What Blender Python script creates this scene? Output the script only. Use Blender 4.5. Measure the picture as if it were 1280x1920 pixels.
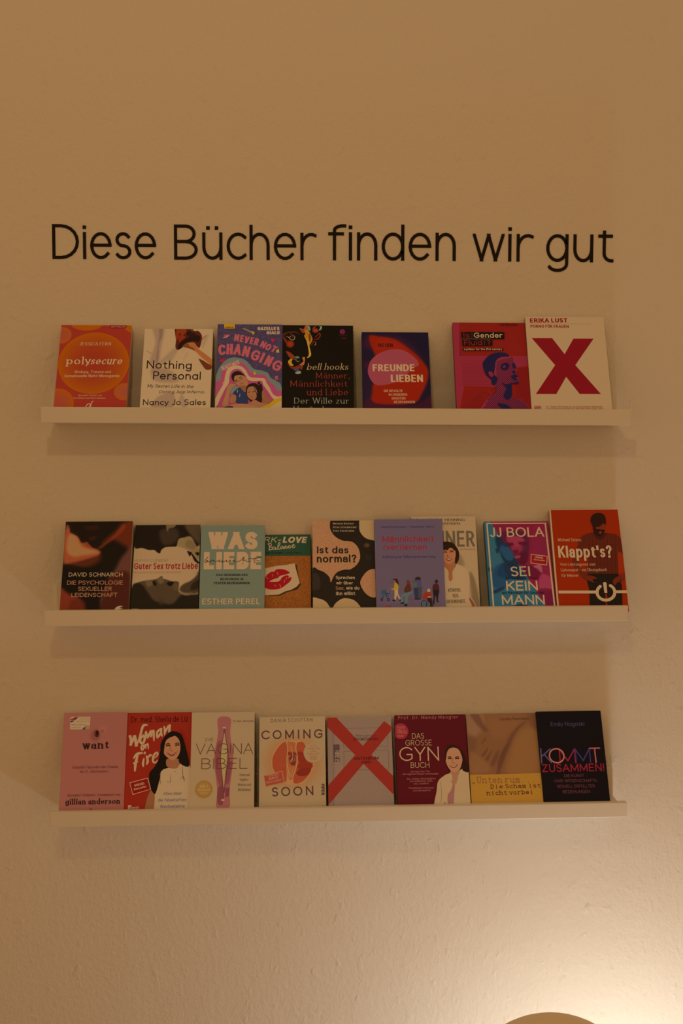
import bpy, math, json
import numpy as np
from mathutils import Vector, Matrix

for o in list(bpy.data.objects):
    bpy.data.objects.remove(o)
SC = bpy.context.scene
COL = SC.collection

# ------------------------------------------------------------------ camera
cam_data = bpy.data.cameras.new('camera')
cam_data.sensor_fit = 'VERTICAL'
cam_data.sensor_height = 36.0
cam_data.sensor_width = 24.0
cam_data.lens = 40.58
cam_data.clip_start = 0.02
cam = bpy.data.objects.new('camera', cam_data)
COL.objects.link(cam)
cam.matrix_world = Matrix([[0.9996403, -0.0021255, -0.0267359, 0.5219597], [-0.0265422, 0.0647665, -0.9975474, -2.3752151], [0.0038519, 0.9978982, 0.0646868, 1.5503004], [0.0, 0.0, 0.0, 1.0]])
SC.camera = cam

# ------------------------------------------------------------------ light, exposure
SC.view_settings.view_transform = 'Standard'
SC.view_settings.look = 'None'
SC.view_settings.exposure = 0.0
SC.view_settings.gamma = 1.0
SC.view_settings.use_curve_mapping = False
world = bpy.data.worlds.new('room_light')
SC.world = world
world.use_nodes = True
world.node_tree.nodes['Background'].inputs[0].default_value = (1.0, 0.522, 0.205, 1)
world.node_tree.nodes['Background'].inputs[1].default_value = 0.396

def point_light(name, loc, watts, color, radius):
    d = bpy.data.lights.new(name, 'POINT')
    d.energy = watts
    d.color = color
    d.shadow_soft_size = radius
    o = bpy.data.objects.new(name, d)
    o.location = loc
    COL.objects.link(o)
    return o
# ceiling lamp in front of the wall, and the low white lamp standing below the shelves' right end
point_light('ceiling_lamp_light', (0.30, -2.35, 2.80), 16.5, (1.0, 0.68, 0.29), 0.045)
point_light('low_lamp_light', (1.185, -0.40, 0.06), 7.4, (1.0, 0.965, 0.87), 0.04)

# ------------------------------------------------------------------ materials
def principled(name, color, rough=0.6, spec=0.3):
    m = bpy.data.materials.new(name)
    m.use_nodes = True
    b = m.node_tree.nodes['Principled BSDF']
    b.inputs['Base Color'].default_value = (*color, 1)
    b.inputs['Roughness'].default_value = rough
    b.inputs['Specular IOR Level'].default_value = spec
    return m, b, m.node_tree

def wall_material():
    m, b, nt = principled('plaster_paint', (0.80, 0.785, 0.76), 0.75, 0.15)
    tc = nt.nodes.new('ShaderNodeTexCoord')
    def noise(scale, detail, rough, stretch=None):
        n = nt.nodes.new('ShaderNodeTexNoise')
        n.inputs['Scale'].default_value = scale
        n.inputs['Detail'].default_value = detail
        n.inputs['Roughness'].default_value = rough
        src = tc.outputs['Object']
        if stretch:
            mp = nt.nodes.new('ShaderNodeMapping')
            mp.inputs['Scale'].default_value = stretch
            nt.links.new(src, mp.inputs['Vector'])
            src = mp.outputs['Vector']
        nt.links.new(src, n.inputs['Vector'])
        return n.outputs['Fac']
    def math_(op, a, b_):
        n = nt.nodes.new('ShaderNodeMath')
        n.operation = op
        for i, v in enumerate((a, b_)):
            if isinstance(v, (int, float)):
                n.inputs[i].default_value = v
            else:
                nt.links.new(v, n.inputs[i])
        return n.outputs[0]
    grain = noise(230.0, 2.0, 0.5)
    trowel = noise(95.0, 4.0, 0.6, (1.0, 1.0, 0.75))
    broad = noise(9.0, 3.0, 0.55)
    lumps = noise(42.0, 2.0, 0.5, (1.0, 1.0, 0.7))
    lumps = math_('MAXIMUM', math_('SUBTRACT', lumps, 0.61), 0.0)
    h = math_('ADD', math_('MULTIPLY', trowel, 0.62), math_('MULTIPLY', grain, 0.16))
    h = math_('ADD', h, math_('MULTIPLY', broad, 0.9))
    h = math_('ADD', h, math_('MULTIPLY', lumps, 2.6))
    bp = nt.nodes.new('ShaderNodeBump')
    bp.inputs['Strength'].default_value = 0.8
    bp.inputs['Distance'].default_value = 0.0035
    nt.links.new(h, bp.inputs['Height'])
    nt.links.new(bp.outputs['Normal'], b.inputs['Normal'])
    return m

M_WALL = wall_material()
M_FLOOR = principled('floor_boards', (0.52, 0.40, 0.27), 0.45, 0.4)[0]
M_SHELF = principled('white_shelf_lacquer', (0.80, 0.785, 0.75), 0.42, 0.35)[0]
M_VINYL = principled('black_vinyl', (0.024, 0.021, 0.021), 0.8, 0.05)[0]
M_TAN = principled('tan_upholstery', (0.84, 0.75, 0.60), 0.7, 0.25)[0]
M_WOOD = principled('dark_chair_wood', (0.16, 0.09, 0.05), 0.5, 0.35)[0]

def print_material():
    m, b, nt = principled('printed_cover', (1, 1, 1), 0.5, 0.12)
    a = nt.nodes.new('ShaderNodeAttribute')
    a.attribute_name = 'ink'
    nt.links.new(a.outputs['Color'], b.inputs['Base Color'])
    return m
M_PRINT = print_material()

def paper_material():
    m, b, nt = principled('page_paper', (0.78, 0.73, 0.64), 0.85, 0.1)
    tc = nt.nodes.new('ShaderNodeTexCoord')
    mp = nt.nodes.new('ShaderNodeMapping')
    mp.inputs['Scale'].default_value = (1, 1, 2600)
    n = nt.nodes.new('ShaderNodeTexNoise')
    n.inputs['Scale'].default_value = 1.0
    r = nt.nodes.new('ShaderNodeMapRange')
    r.inputs['To Min'].default_value = 0.82
    r.inputs['To Max'].default_value = 1.05
    mx = nt.nodes.new('ShaderNodeMix')
    mx.data_type = 'RGBA'
    mx.blend_type = 'MULTIPLY'
    mx.inputs['Factor'].default_value = 1.0
    mx.inputs['A'].default_value = (0.78, 0.73, 0.64, 1)
    nt.links.new(tc.outputs['Object'], mp.inputs['Vector'])
    nt.links.new(mp.outputs['Vector'], n.inputs['Vector'])
    nt.links.new(n.outputs['Fac'], r.inputs['Value'])
    nt.links.new(r.outputs['Result'], mx.inputs['B'])
    nt.links.new(mx.outputs['Result'], b.inputs['Base Color'])
    return m
M_PAGE = paper_material()
_plain = {}
def plain(c):
    c = tuple(c)
    if c not in _plain:
        _plain[c] = principled('cover_card', tuple((v / 255.0) ** 2.2 for v in c), 0.5, 0.25)[0]
    return _plain[c]

# ------------------------------------------------------------------ mesh helpers
def mesh_object(name, verts, faces, mat, parent=None, smooth=False):
    me = bpy.data.meshes.new(name)
    me.from_pydata([tuple(v) for v in verts], [], [tuple(f) for f in faces])
    me.validate()
    if smooth:
        me.polygons.foreach_set('use_smooth', [True] * len(me.polygons))
    me.materials.append(mat)
    me.update()
    o = bpy.data.objects.new(name, me)
    COL.objects.link(o)
    if parent:
        o.parent = parent
    return o

def box(x0, x1, y0, y1, z0, z1):
    v = [(x, y, z) for z in (z0, z1) for y in (y0, y1) for x in (x0, x1)]
    f = [(0, 2, 3, 1), (4, 5, 7, 6), (0, 1, 5, 4), (2, 6, 7, 3), (0, 4, 6, 2), (1, 3, 7, 5)]
    return v, f

def bevel(o, w, seg=2):
    md = o.modifiers.new('bevel', 'BEVEL')
    md.width = w
    md.segments = seg
    md.limit_method = 'ANGLE'
    return o

def empty(name, loc):
    o = bpy.data.objects.new(name, None)
    o.empty_display_size = 0.05
    o.location = loc
    COL.objects.link(o)
    return o

def describe(o, label, cat, group=None):
    o['label'] = label
    o['category'] = cat
    if group:
        o['group'] = group
    return o

# ------------------------------------------------------------------ the setting
wl = mesh_object('wall_back', *box(-2.2, 3.4, 0.0, 0.12, -0.1, 3.3), M_WALL)
wl['kind'] = 'structure'
fl = mesh_object('floor', *box(-2.2, 3.4, -3.6, 0.12, -0.12, 0.0), M_FLOOR)
fl['kind'] = 'structure'

# ------------------------------------------------------------------ picture ledges
L_LEN, L_DEP, L_LIP, L_BACK = 1.15, 0.12, 0.03084, 0.07
SHELVES = [(0.0, 1.576, 0), (0.00172, 1.17835, 0.00858), (0.00772, 0.77644, 0.01304)]
SHELF_LABELS = [
    'top white picture ledge, directly under the black wall lettering',
    'middle white picture ledge, nine paperbacks standing on it',
    'bottom white picture ledge, nearest the lit lower part of the wall']
for (x0, z0, ro), lab in zip(SHELVES, SHELF_LABELS):
    t = empty('picture_ledge', (x0, 0, z0))
    t.rotation_euler = (0, -ro, 0)
    describe(t, lab, 'shelf', 'white picture ledges')
    bevel(mesh_object('back_panel', *box(0, L_LEN, -0.012, -0.0004, 0.0, L_BACK), M_SHELF, t), 0.0015)
    bevel(mesh_object('shelf_board', *box(0, L_LEN, -0.1085, -0.0121, 0.0, 0.010), M_SHELF, t), 0.0008)
    bevel(mesh_object('front_lip', *box(0, L_LEN, -L_DEP, -0.1086, 0.0, L_LIP), M_SHELF, t), 0.0016)

# ------------------------------------------------------------------ stroke lettering
# glyph = (width, strokes); a stroke is a list of points (x, y) and arcs (cx, cy, rx, ry, a0, a1)
# capitals: y 0..1 ; small letters: y 0 = base line, 1 = x-height, 2 = ascender, -1 = descender
CAPS = {
 'A': (.70, [[(0,0),(.35,1),(.70,0)], [(.115,.33),(.585,.33)]]),
 'B': (.54, [[(0,0),(0,1),(.26,1),(.26,.76,.22,.24,90,-90),(0,.52)], [(.24,.52),(.26,.26,.27,.26,90,-90),(0,0)]]),
 'C': (.68, [[(.42,.5,.42,.5,42,318)]]),
 'D': (.64, [[(0,0),(0,1),(.2,1),(.2,.5,.44,.5,90,-90),(0,0)]]),
 'E': (.46, [[(.46,1),(0,1),(0,0),(.46,0)], [(0,.52),(.42,.52)]]),
 'F': (.44, [[(.44,1),(0,1),(0,0)], [(0,.5),(.38,.5)]]),
 'G': (.74, [[(.42,.5,.42,.5,42,318),(.74,.2),(.74,.46),(.44,.46)]]),
 'H': (.60, [[(0,0),(0,1)], [(.6,0),(.6,1)], [(0,.52),(.6,.52)]]),
 'I': (0.0, [[(0,0),(0,1)]]),
 'J': (.32, [[(.32,1),(.32,.26),(.16,.26,.16,.26,0,-150)]]),
 'K': (.56, [[(0,0),(0,1)], [(.54,1),(0,.42)], [(.18,.6),(.56,0)]]),
 'L': (.44, [[(0,1),(0,0),(.44,0)]]),
 'M': (.78, [[(0,0),(0,1),(.39,.12),(.78,1),(.78,0)]]),
 'N': (.62, [[(0,0),(0,1),(.62,0),(.62,1)]]),
 'O': (.80, [[(.40,.5,.40,.5,90,450)]]),
 'P': (.50, [[(0,0),(0,1),(.24,1),(.24,.73,.26,.27,90,-90),(0,.46)]]),
 'Q': (.80, [[(.40,.5,.40,.5,90,450)], [(.5,.25),(.78,-.08)]]),
 'R': (.54, [[(0,0),(0,1),(.24,1),(.24,.74,.25,.26,90,-90),(0,.48)], [(.26,.48),(.54,0)]]),
 'S': (.50, [[(.25,.755,.235,.245,35,270),(.25,.255,.25,.255,90,-145)]]),
 'T': (.58, [[(0,1),(.58,1)], [(.29,1),(.29,0)]]),
 'U': (.58, [[(0,1),(0,.30),(.29,.30,.29,.30,180,360),(.58,1)]]),
 'V': (.66, [[(0,1),(.33,0),(.66,1)]]),
 'W': (.98, [[(0,1),(.25,0),(.49,1),(.73,0),(.98,1)]]),
 'X': (.60, [[(0,1),(.60,0)], [(.60,1),(0,0)]]),
 'Y': (.60, [[(0,1),(.30,.46),(.30,0)], [(.60,1),(.30,.46)]]),
 'Z': (.54, [[(0,1),(.54,1),(0,0),(.54,0)]]),
 '1': (.24, [[(0,.78),(.2,1),(.2,0)]]),
 '2': (.46, [[(.23,.74,.23,.26,160,-30),(0,0),(.46,0)]]),
 '6': (.48, [[(.38,1),(.06,.48)], [(.24,.3,.24,.3,90,450)]]),
 '0': (.50, [[(.25,.5,.25,.5,90,450)]]),
 '?': (.42, [[(.21,.77,.21,.23,165,-60),(.22,.45),(.22,.28)], ['dot',.22,0]]),
 '!': (.0, [[(0,1),(0,.3)], ['dot',0,0]]),
 '&': (.60, [[(.60,0),(.12,.72),(.28,.8,.17,.2,205,-30),(.06,.38),(.24,.24,.24,.24,150,360)]]),
 '(': (.20, [[(.45,.42,.42,.62,130,230)]]),
 ')': (.20, [[(-.25,.42,.42,.62,50,-50)]]),
 '/': (.40, [[(0,-.05),(.40,1.05)]]),
 '-': (.30, [[(0,.42),(.30,.42)]]),
 '.': (.0, [['dot',0,0]]),
 ',': (.06, [[(.06,.06),(0,-.14)]]),
 ':': (.0, [['dot',0,0], ['dot',0,.55]]),
 "'": (.0, [[(0,1),(0,.72)]]),
 '_': (.20, [[(0,.0),(-.03,-.14)], [(.16,.0),(.13,-.14)]]),
 '"': (.20, [[(0,1),(.03,.82)], [(.16,1),(.19,.82)]]),
}
SMALL = {
 'a': (.42, [[(.21,.70,.21,.30,165,0),(.42,0)], [(.42,.58),(.2,.58),(.2,.29,.2,.29,90,270),(.24,0),(.42,.2)]]),
 '@': (.50, [[(.25,.5,.25,.5,0,360)], [(.50,1),(.50,0)]]),
 'b': (.50, [[(0,2),(0,0)], [(.25,.5,.25,.5,180,540)]]),
 'c': (.42, [[(.26,.5,.26,.5,48,312)]]),
 'd': (.50, [[(.50,2),(.50,0)], [(.25,.5,.25,.5,0,360)]]),
 'e': (.50, [[(.01,.52),(.50,.52),(.25,.5,.25,.5,5,318)]]),
 'f': (.32, [[(.12,0),(.12,1.45),(.34,1.45,.22,.55,180,80)], [(0,1),(.32,1)]]),
 'g': (.50, [[(.25,.5,.25,.5,0,360)], [(.50,1),(.50,-.35),(.26,-.35,.24,.65,0,-150)]]),
 'h': (.44, [[(0,2),(0,0)], [(0,.55),(.22,.55,.22,.45,180,0),(.44,0)]]),
 'i': (.0, [[(0,1),(0,0)], ['dot',0,1.82]]),
 'j': (.08, [[(.08,1),(.08,-.5),(-.06,-.5,.14,.5,0,-90)], ['dot',.08,1.82]]),
 'k': (.42, [[(0,2),(0,0)], [(.40,1),(0,.42)], [(.14,.58),(.42,0)]]),
 'l': (.0, [[(0,2),(0,0)]]),
 'm': (.76, [[(0,1),(0,0)], [(0,.55),(.19,.55,.19,.45,180,0),(.38,0)], [(.38,.55),(.57,.55,.19,.45,180,0),(.76,0)]]),
 'n': (.44, [[(0,1),(0,0)], [(0,.55),(.22,.55,.22,.45,180,0),(.44,0)]]),
 'o': (.52, [[(.26,.5,.26,.5,90,450)]]),
 'p': (.50, [[(0,1),(0,-1)], [(.25,.5,.25,.5,180,540)]]),
 'q': (.50, [[(.50,1),(.50,-1)], [(.25,.5,.25,.5,0,360)]]),
 'r': (.30, [[(0,1),(0,0)], [(0,.5),(.24,.5,.24,.5,180,65)]]),
 's': (.36, [[(.18,.75,.165,.25,30,270),(.18,.25,.18,.25,90,-150)]]),
 't': (.32, [[(.12,1.5),(.12,.3),(.31,.3,.19,.3,180,275)], [(0,1),(.30,1)]]),
 'u': (.44, [[(0,1),(0,.45),(.22,.45,.22,.45,180,360)], [(.44,1),(.44,0)]]),
 'v': (.46, [[(0,1),(.23,0),(.46,1)]]),
 'w': (.70, [[(0,1),(.18,0),(.35,1),(.52,0),(.70,1)]]),
 'x': (.44, [[(0,1),(.44,0)], [(.44,1),(0,0)]]),
 'y': (.46, [[(0,1),(.23,0)], [(.46,1),(.23,0),(.06,-.85)]]),
 'z': (.40, [[(0,1),(.40,1),(0,0),(.40,0)]]),
}
for ch, base, cx in (('\u00e4','a',.22), ('\u00f6','o',.26), ('\u00fc','u',.22)):
    w_, s_ = SMALL[base]
    SMALL[ch] = (w_, s_ + [['dot', cx-.11, 1.78], ['dot', cx+.11, 1.78]])
for ch, base, cx in (('\u00c4','A',.35), ('\u00d6','O',.40), ('\u00dc','U',.29)):
    w_, s_ = CAPS[base]
    CAPS[ch] = (w_, s_ + [['dot', cx-.13, 1.12], ['dot', cx+.13, 1.12]])
SMALL['\u00df'] = (.44, [[(0,0),(0,1.5),(.2,1.5,.2,.5,180,-60),(.2,1.0)], [(.2,1.0),(.22,.5,.22,.5,80,-120)]])

def flatten(stroke):
    pts = []
    for s in stroke:
        if len(s) == 2:
            pts.append(s)
        else:
            cx, cy, rx, ry, a0, a1 = s
            n = max(3, int(abs(a1 - a0) / 20) + 1)
            for i in range(n + 1):
                a = math.radians(a0 + (a1 - a0) * i / n)
                pts.append((cx + rx * math.cos(a), cy + ry * math.sin(a)))
    out = [pts[0]]
    for p in pts[1:]:
        if abs(p[0] - out[-1][0]) + abs(p[1] - out[-1][1]) > 1e-5:
            out.append(p)
    return out

def clip_box(q, x0, x1, y0, y1):
    for ax, lim, sg in ((0, x0, 1), (0, x1, -1), (1, y0, 1), (1, y1, -1)):
        out = []
        for i, b in enumerate(q):
            a = q[i - 1]
            da, db = (a[ax] - lim) * sg, (b[ax] - lim) * sg
            if (da >= -1e-9) != (db >= -1e-9):
                out.append(a + (b - a) * (da / (da - db)))
            if db >= -1e-9:
                out.append(b)
        q = out
        if len(q) < 3:
            return []
    return [np.array(v) for v in q]

def ribbon(pts, width, cap=True, widths=None, slant=False):
    """quads of a stroked polyline; width is a function of the direction angle"""
    P = np.array(pts, float)
    closed = len(P) > 3 and np.hypot(*(P[0] - P[-1])) < 1e-4
    d = np.diff(P, axis=0)
    ln = np.hypot(d[:, 0], d[:, 1])
    d = d / ln[:, None]
    n = np.stack([-d[:, 1], d[:, 0]], 1)
    L, R = [], []
    N = len(P)
    for i in range(N):
        if closed:
            a, b = n[(i - 1) % (N - 1)], n[i % (N - 1)]
            t = d[i % (N - 1)]
        else:
            a, b = n[max(i - 1, 0)], n[min(i, N - 2)]
            t = d[min(i, N - 2)]
        m = a + b
        k = 1 + a @ b
        m = m / max(k, 0.28)
        tt = d[max(i - 1, 0)] + d[min(i, N - 2)] if not closed else t
        w = (widths[i] if widths is not None else width(math.atan2(tt[1], tt[0]))) / 2
        p = P[i].copy()
        if cap and not closed:
            ext = w * (2.4 if slant and 0.15 < abs(tt[0]) / max(1e-9, math.hypot(*tt)) < 0.97 else 1.0)
            if i == 0:
                p = p - d[0] * ext
            if i == N - 1:
                p = p + d[-1] * ext
        L.append(p + m * w)
        R.append(p - m * w)
    return [[L[i], R[i], R[i + 1], L[i + 1]] for i in range(N - 1)]

def corners_split(pts):
    out, cur = [], [pts[0]]
    for i in range(1, len(pts)):
        cur.append(pts[i])
        if i < len(pts) - 1:
            a = math.atan2(pts[i][1] - pts[i-1][1], pts[i][0] - pts[i-1][0])
            b = math.atan2(pts[i+1][1] - pts[i][1], pts[i+1][0] - pts[i][0])
            if abs((b - a + math.pi) % (2 * math.pi) - math.pi) > 0.75:
                out.append(cur)
                cur = [pts[i]]
    out.append(cur)
    return out

def glyph_quads(ch, w, hs, xh, flags):
    """quads of one letter at cap height 1, pen at x = 0; returns (quads, ink width)"""
    if ch == 'a' and 'g' in flags:
        ch = '@'
    serif = 's' in flags or 'b' in flags
    contrast = 0.72 if 's' in flags else 0.0
    low = ch in SMALL
    W, strokes = SMALL[ch] if low else CAPS.get(ch, (0.3, []))
    desc = 0.28
    wy = w if w <= 0.15 or contrast else w * 0.76      # heavy letters have thinner horizontals
    def my(y):
        if not low:
            return wy / 2 + y * (1 - wy)
        z = (-desc + wy / 2, wy / 2, xh - wy / 2, 1 - wy / 2)
        if y < 0:
            return z[1] + (z[1] - z[0]) * y
        if y <= 1:
            return z[1] + (z[2] - z[1]) * y
        return z[2] + (z[3] - z[2]) * (y - 1)
    def wf(a):
        if not contrast:
            return wy + (w - wy) * abs(math.sin(a))
        return w * (1 - contrast + contrast * min(1, 1.06 * abs(math.sin(a - 0.26))))
    quads = []
    bars = []
    for st in strokes:
        if st[0] == 'dot':
            x, y = st[1] * hs + w / 2, my(st[2])
            r = w * 0.56 if w > 0.07 else 0.045
            if 'r' in flags or serif:
                ring = [(x + r * 1.15 * math.cos(k * math.pi / 4), y + r * 1.15 * math.sin(k * math.pi / 4)) for k in range(8)]
                quads.append([np.array(p) for p in ring])
            else:
                quads.append([np.array(p) for p in ((x-r, y-r), (x+r, y-r), (x+r, y+r), (x-r, y+r))])
            continue
        pts = [(p[0] * hs + w / 2, my(p[1])) for p in flatten(st)]
        parts = corners_split(pts)
        ys = [p[1] for p in pts]
        lo, hi = min(ys) - wy / 2, max(ys) + wy / 2
        xs = [p[0] for p in pts]
        xl, xr = min(xs) - w / 2, max(xs) + w / 2
        if ch in 'AVvXxyY/':
            xl, xr = xl - w * 0.25, xr + w * 0.25
        for pp in parts:
            if len(pp) < 2:
                continue
            straight = len(pp) == 2
            for q in ribbon(pp, wf, True, None, straight and ch != 'M' and ch != 'K' and ch != 'k' and ch != 'R' and ch != 'Y'):
                q = clip_box([np.array(v) for v in q], xl, xr, lo, hi)
                if q:
                    quads.append(q)
        if serif:
            for e, nb in ((pts[0], pts[1]), (pts[-1], pts[-2])):
                dx, dy = e[0] - nb[0], e[1] - nb[1]
                l = math.hypot(dx, dy)
                if abs(dy) / l > 0.6:
                    ext = [my(v) for v in ((-1, 0, 1, 2) if low else (0, 1))]
                    if min(abs(e[1] - v) for v in ext) < 0.02:
                        sgn = 1 if dy > 0 else -1
                        bars.append((e[0], e[1] + sgn * w / 2, sgn))
    th = w * 0.34 if 's' in flags else w * 0.9
    for x, y, sgn in bars:
        se = w * 0.5 + (0.075 if 's' in flags else 0.10)
        x0, x1 = x - se, x + se
        if low and sgn > 0:
            x1 = x + w * 0.5
        quads.append([np.array(p) for p in ((x0, y), (x1, y), (x1, y - sgn * th), (x0, y - sgn * th))])
    if 'i' in flags:
        for q in quads:
            for v in q:
                v[0] += 0.2 * v[1]
    return quads, W * hs + w

ROUND_L = set('ceoqdg@OCGQSsa')
ROUND_R = set('beopODSBsr')
SLANT_L = set('vwyxAVWTYXzJ')
SLANT_R = set('vwyxAVWTYXzLFPkKct')
def side(ch, left):
    if ch in (ROUND_L if left else ROUND_R):
        return 0.36
    if ch in (SLANT_L if left else SLANT_R):
        return 0.24
    return 0.5

def text_quads(text, width, cap, w, flags='', xh=0.72):
    """lays a line out so that its ink spans exactly `width` at cap height `cap`"""
    g0 = 0.17 if w < 0.15 else 0.14
    if 't' in flags:
        g0 = 0.125
    if 'w' in flags:
        g0 = 0.42
    if 's' in flags or 'b' in flags:
        g0 += 0.07
    tot, nw = 0.0, 0
    for i, ch in enumerate(text):
        last = i == len(text) - 1
        if ch == ' ':
            tot += 0.34
            continue
        key = '@' if (ch == 'a' and 'g' in flags) else ch
        W = 0.55 if 'm' in flags else (SMALL.get(key) or CAPS.get(ch, (0.3, [])))[0]
        nxt = text[i + 1] if not last else ' '
        tot += W + (0 if last else g0 * (side(ch, False) + (0.5 if nxt == ' ' else side(nxt, True))))
        nw += 1
    target = width / cap
    hs = (target - nw * w) / max(tot, 1e-3)
    if hs < 0.35:
        w = w * 0.6
        hs = max(0.2, (target - nw * w) / max(tot, 1e-3))
    out, pen = [], 0.0
    for i, ch in enumerate(text):
        nxt = text[i + 1] if i < len(text) - 1 else ' '
        gap = g0 * (side(ch, False) + (0.5 if nxt == ' ' else side(nxt, True)))
        if ch == ' ':
            pen += 0.34 * hs
            continue
        if 'm' in flags:
            W0 = SMALL.get(ch) or CAPS.get(ch, (0.3, []))
            k = min(1.5, 0.52 / max(W0[0], 0.30))
            q, gw = glyph_quads(ch, w, hs * k, xh, flags)
            cell = 0.55 * hs + w
            off = pen + (cell - gw) / 2
            adv = cell + gap * hs
        else:
            q, gw = glyph_quads(ch, w, hs, xh, flags)
            off = pen
            adv = gw + gap * hs
        out.append([[((v[0] + off) * cap, v[1] * cap) for v in f] for f in q])
        pen += adv
    return out

# ------------------------------------------------------------------ black wall lettering
lettering = empty('wall_lettering', (0.0, -0.0005, 1.906))
describe(lettering, 'black slogan lettering stuck on the wall above the top ledge', 'lettering')
for word, x, z, wd, cap, ang in [["Diese", -0.00011, 0.00124, 0.20879, 0.06951, 0.00329], ["B\u00fccher", 0.24474, 0.00178, 0.28522, 0.07034, 0.00412], ["finden", 0.55652, 0.00295, 0.25997, 0.07261, 0.00248], ["wir", 0.85087, 0.00333, 0.12136, 0.07146, 0.00074], ["gut", 1.00125, 0.00322, 0.13826, 0.07223, -0.00154]]:
    ca, sa = math.cos(ang), math.sin(ang)
    for ch_quads in text_quads(word, wd, cap, 0.091, 'gt', 0.78):
        V, F = [], []
        piece = 0
        for q in ch_quads:
            k = len(V)
            nq = len(q)
            pl = [(x + px * ca - pz * sa, z + px * sa + pz * ca) for px, pz in q]
            piece += 1
            dep = -0.0006 - 0.00001 * (piece % 9)          # overlapping strokes a hair apart
            V += [(a, dep, b) for a, b in pl] + [(a, 0.0, b) for a, b in pl]
            F.append(tuple(range(k, k + nq)))
            F.append(tuple(range(k + 2 * nq - 1, k + nq - 1, -1)))
            for i in range(nq):
                j = (i + 1) % nq
                F.append((k + i, k + nq + i, k + nq + j, k + j))
        mesh_object('letter', V, F, M_VINYL, lettering)

# ------------------------------------------------------------------ printed covers
def lin(c):
    return [((v / 255.0) / 12.92 if v <= 10 else ((v / 255.0 + 0.055) / 1.055) ** 2.4) for v in c]

def clip_poly(poly, w, h):
    """Sutherland-Hodgman against the cover rectangle; vertices are (x, y, r, g, b)"""
    for ax, lim, sg in ((0, 0.0, 1), (0, w, -1), (1, 0.0, 1), (1, h, -1)):
        out = []
        for i, b in enumerate(poly):
            a = poly[i - 1]
            da, db = (a[ax] - lim) * sg, (b[ax] - lim) * sg
            if (da >= 0) != (db >= 0):
                t = da / (da - db)
                out.append([a[k] + t * (b[k] - a[k]) for k in range(5)])
            if db >= 0:
                out.append(b)
        poly = out
        if not poly:
            break
    return poly

def smooth_closed(p, n=5):
    p = np.array(p, float)
    out = []
    N = len(p)
    for i in range(N):
        a, b, c, d = p[i - 1], p[i], p[(i + 1) % N], p[(i + 2) % N]
        for k in range(n):
            t = k / n
            out.append(0.5 * (2*b + (c-a)*t + (2*a-5*b+4*c-d)*t*t + (3*b-a-3*c+d)*t**3))
    return np.array(out)

def smooth_open(p, n=6):
    p = np.array(p, float)
    if len(p) < 3:
        return p
    out = []
    for i in range(len(p) - 1):
        a, b, c, d = p[max(i-1, 0)], p[i], p[i+1], p[min(i+2, len(p)-1)]
        for k in range(n):
            t = k / n
            out.append(0.5 * (2*b + (c-a)*t + (2*a-5*b+4*c-d)*t*t + (3*b-a-3*c+d)*t**3))
    out.append(p[-1])
    return np.array(out)

def ellipse_pts(cx, cy, rx, ry, rot=0.0, n=48):
    ca, sa = math.cos(rot), math.sin(rot)
    return [(cx + rx*math.cos(a)*ca - ry*math.sin(a)*sa, cy + rx*math.cos(a)*sa + ry*math.sin(a)*ca)
            for a in (2*math.pi*k/n for k in range(n))]

def sdist(X, Y, P):
    """signed distance (positive inside) from grid points to a polygon"""
    d2 = np.full(X.shape, 1e9)
    ins = np.zeros(X.shape, bool)
    N = len(P)
    for i in range(N):
        ax, ay = P[i - 1]
        bx, by = P[i]
        ex, ey = bx - ax, by - ay
        l2 = ex*ex + ey*ey + 1e-12
        t = np.clip(((X-ax)*ex + (Y-ay)*ey) / l2, 0, 1)
        d2 = np.minimum(d2, (X-ax-t*ex)**2 + (Y-ay-t*ey)**2)
        if ay != by:
            ins ^= ((ay > Y) != (by > Y)) & (X < ex*(Y-ay)/(by-ay) + ax)
    return np.sqrt(d2) * np.where(ins, 1, -1)

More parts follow.
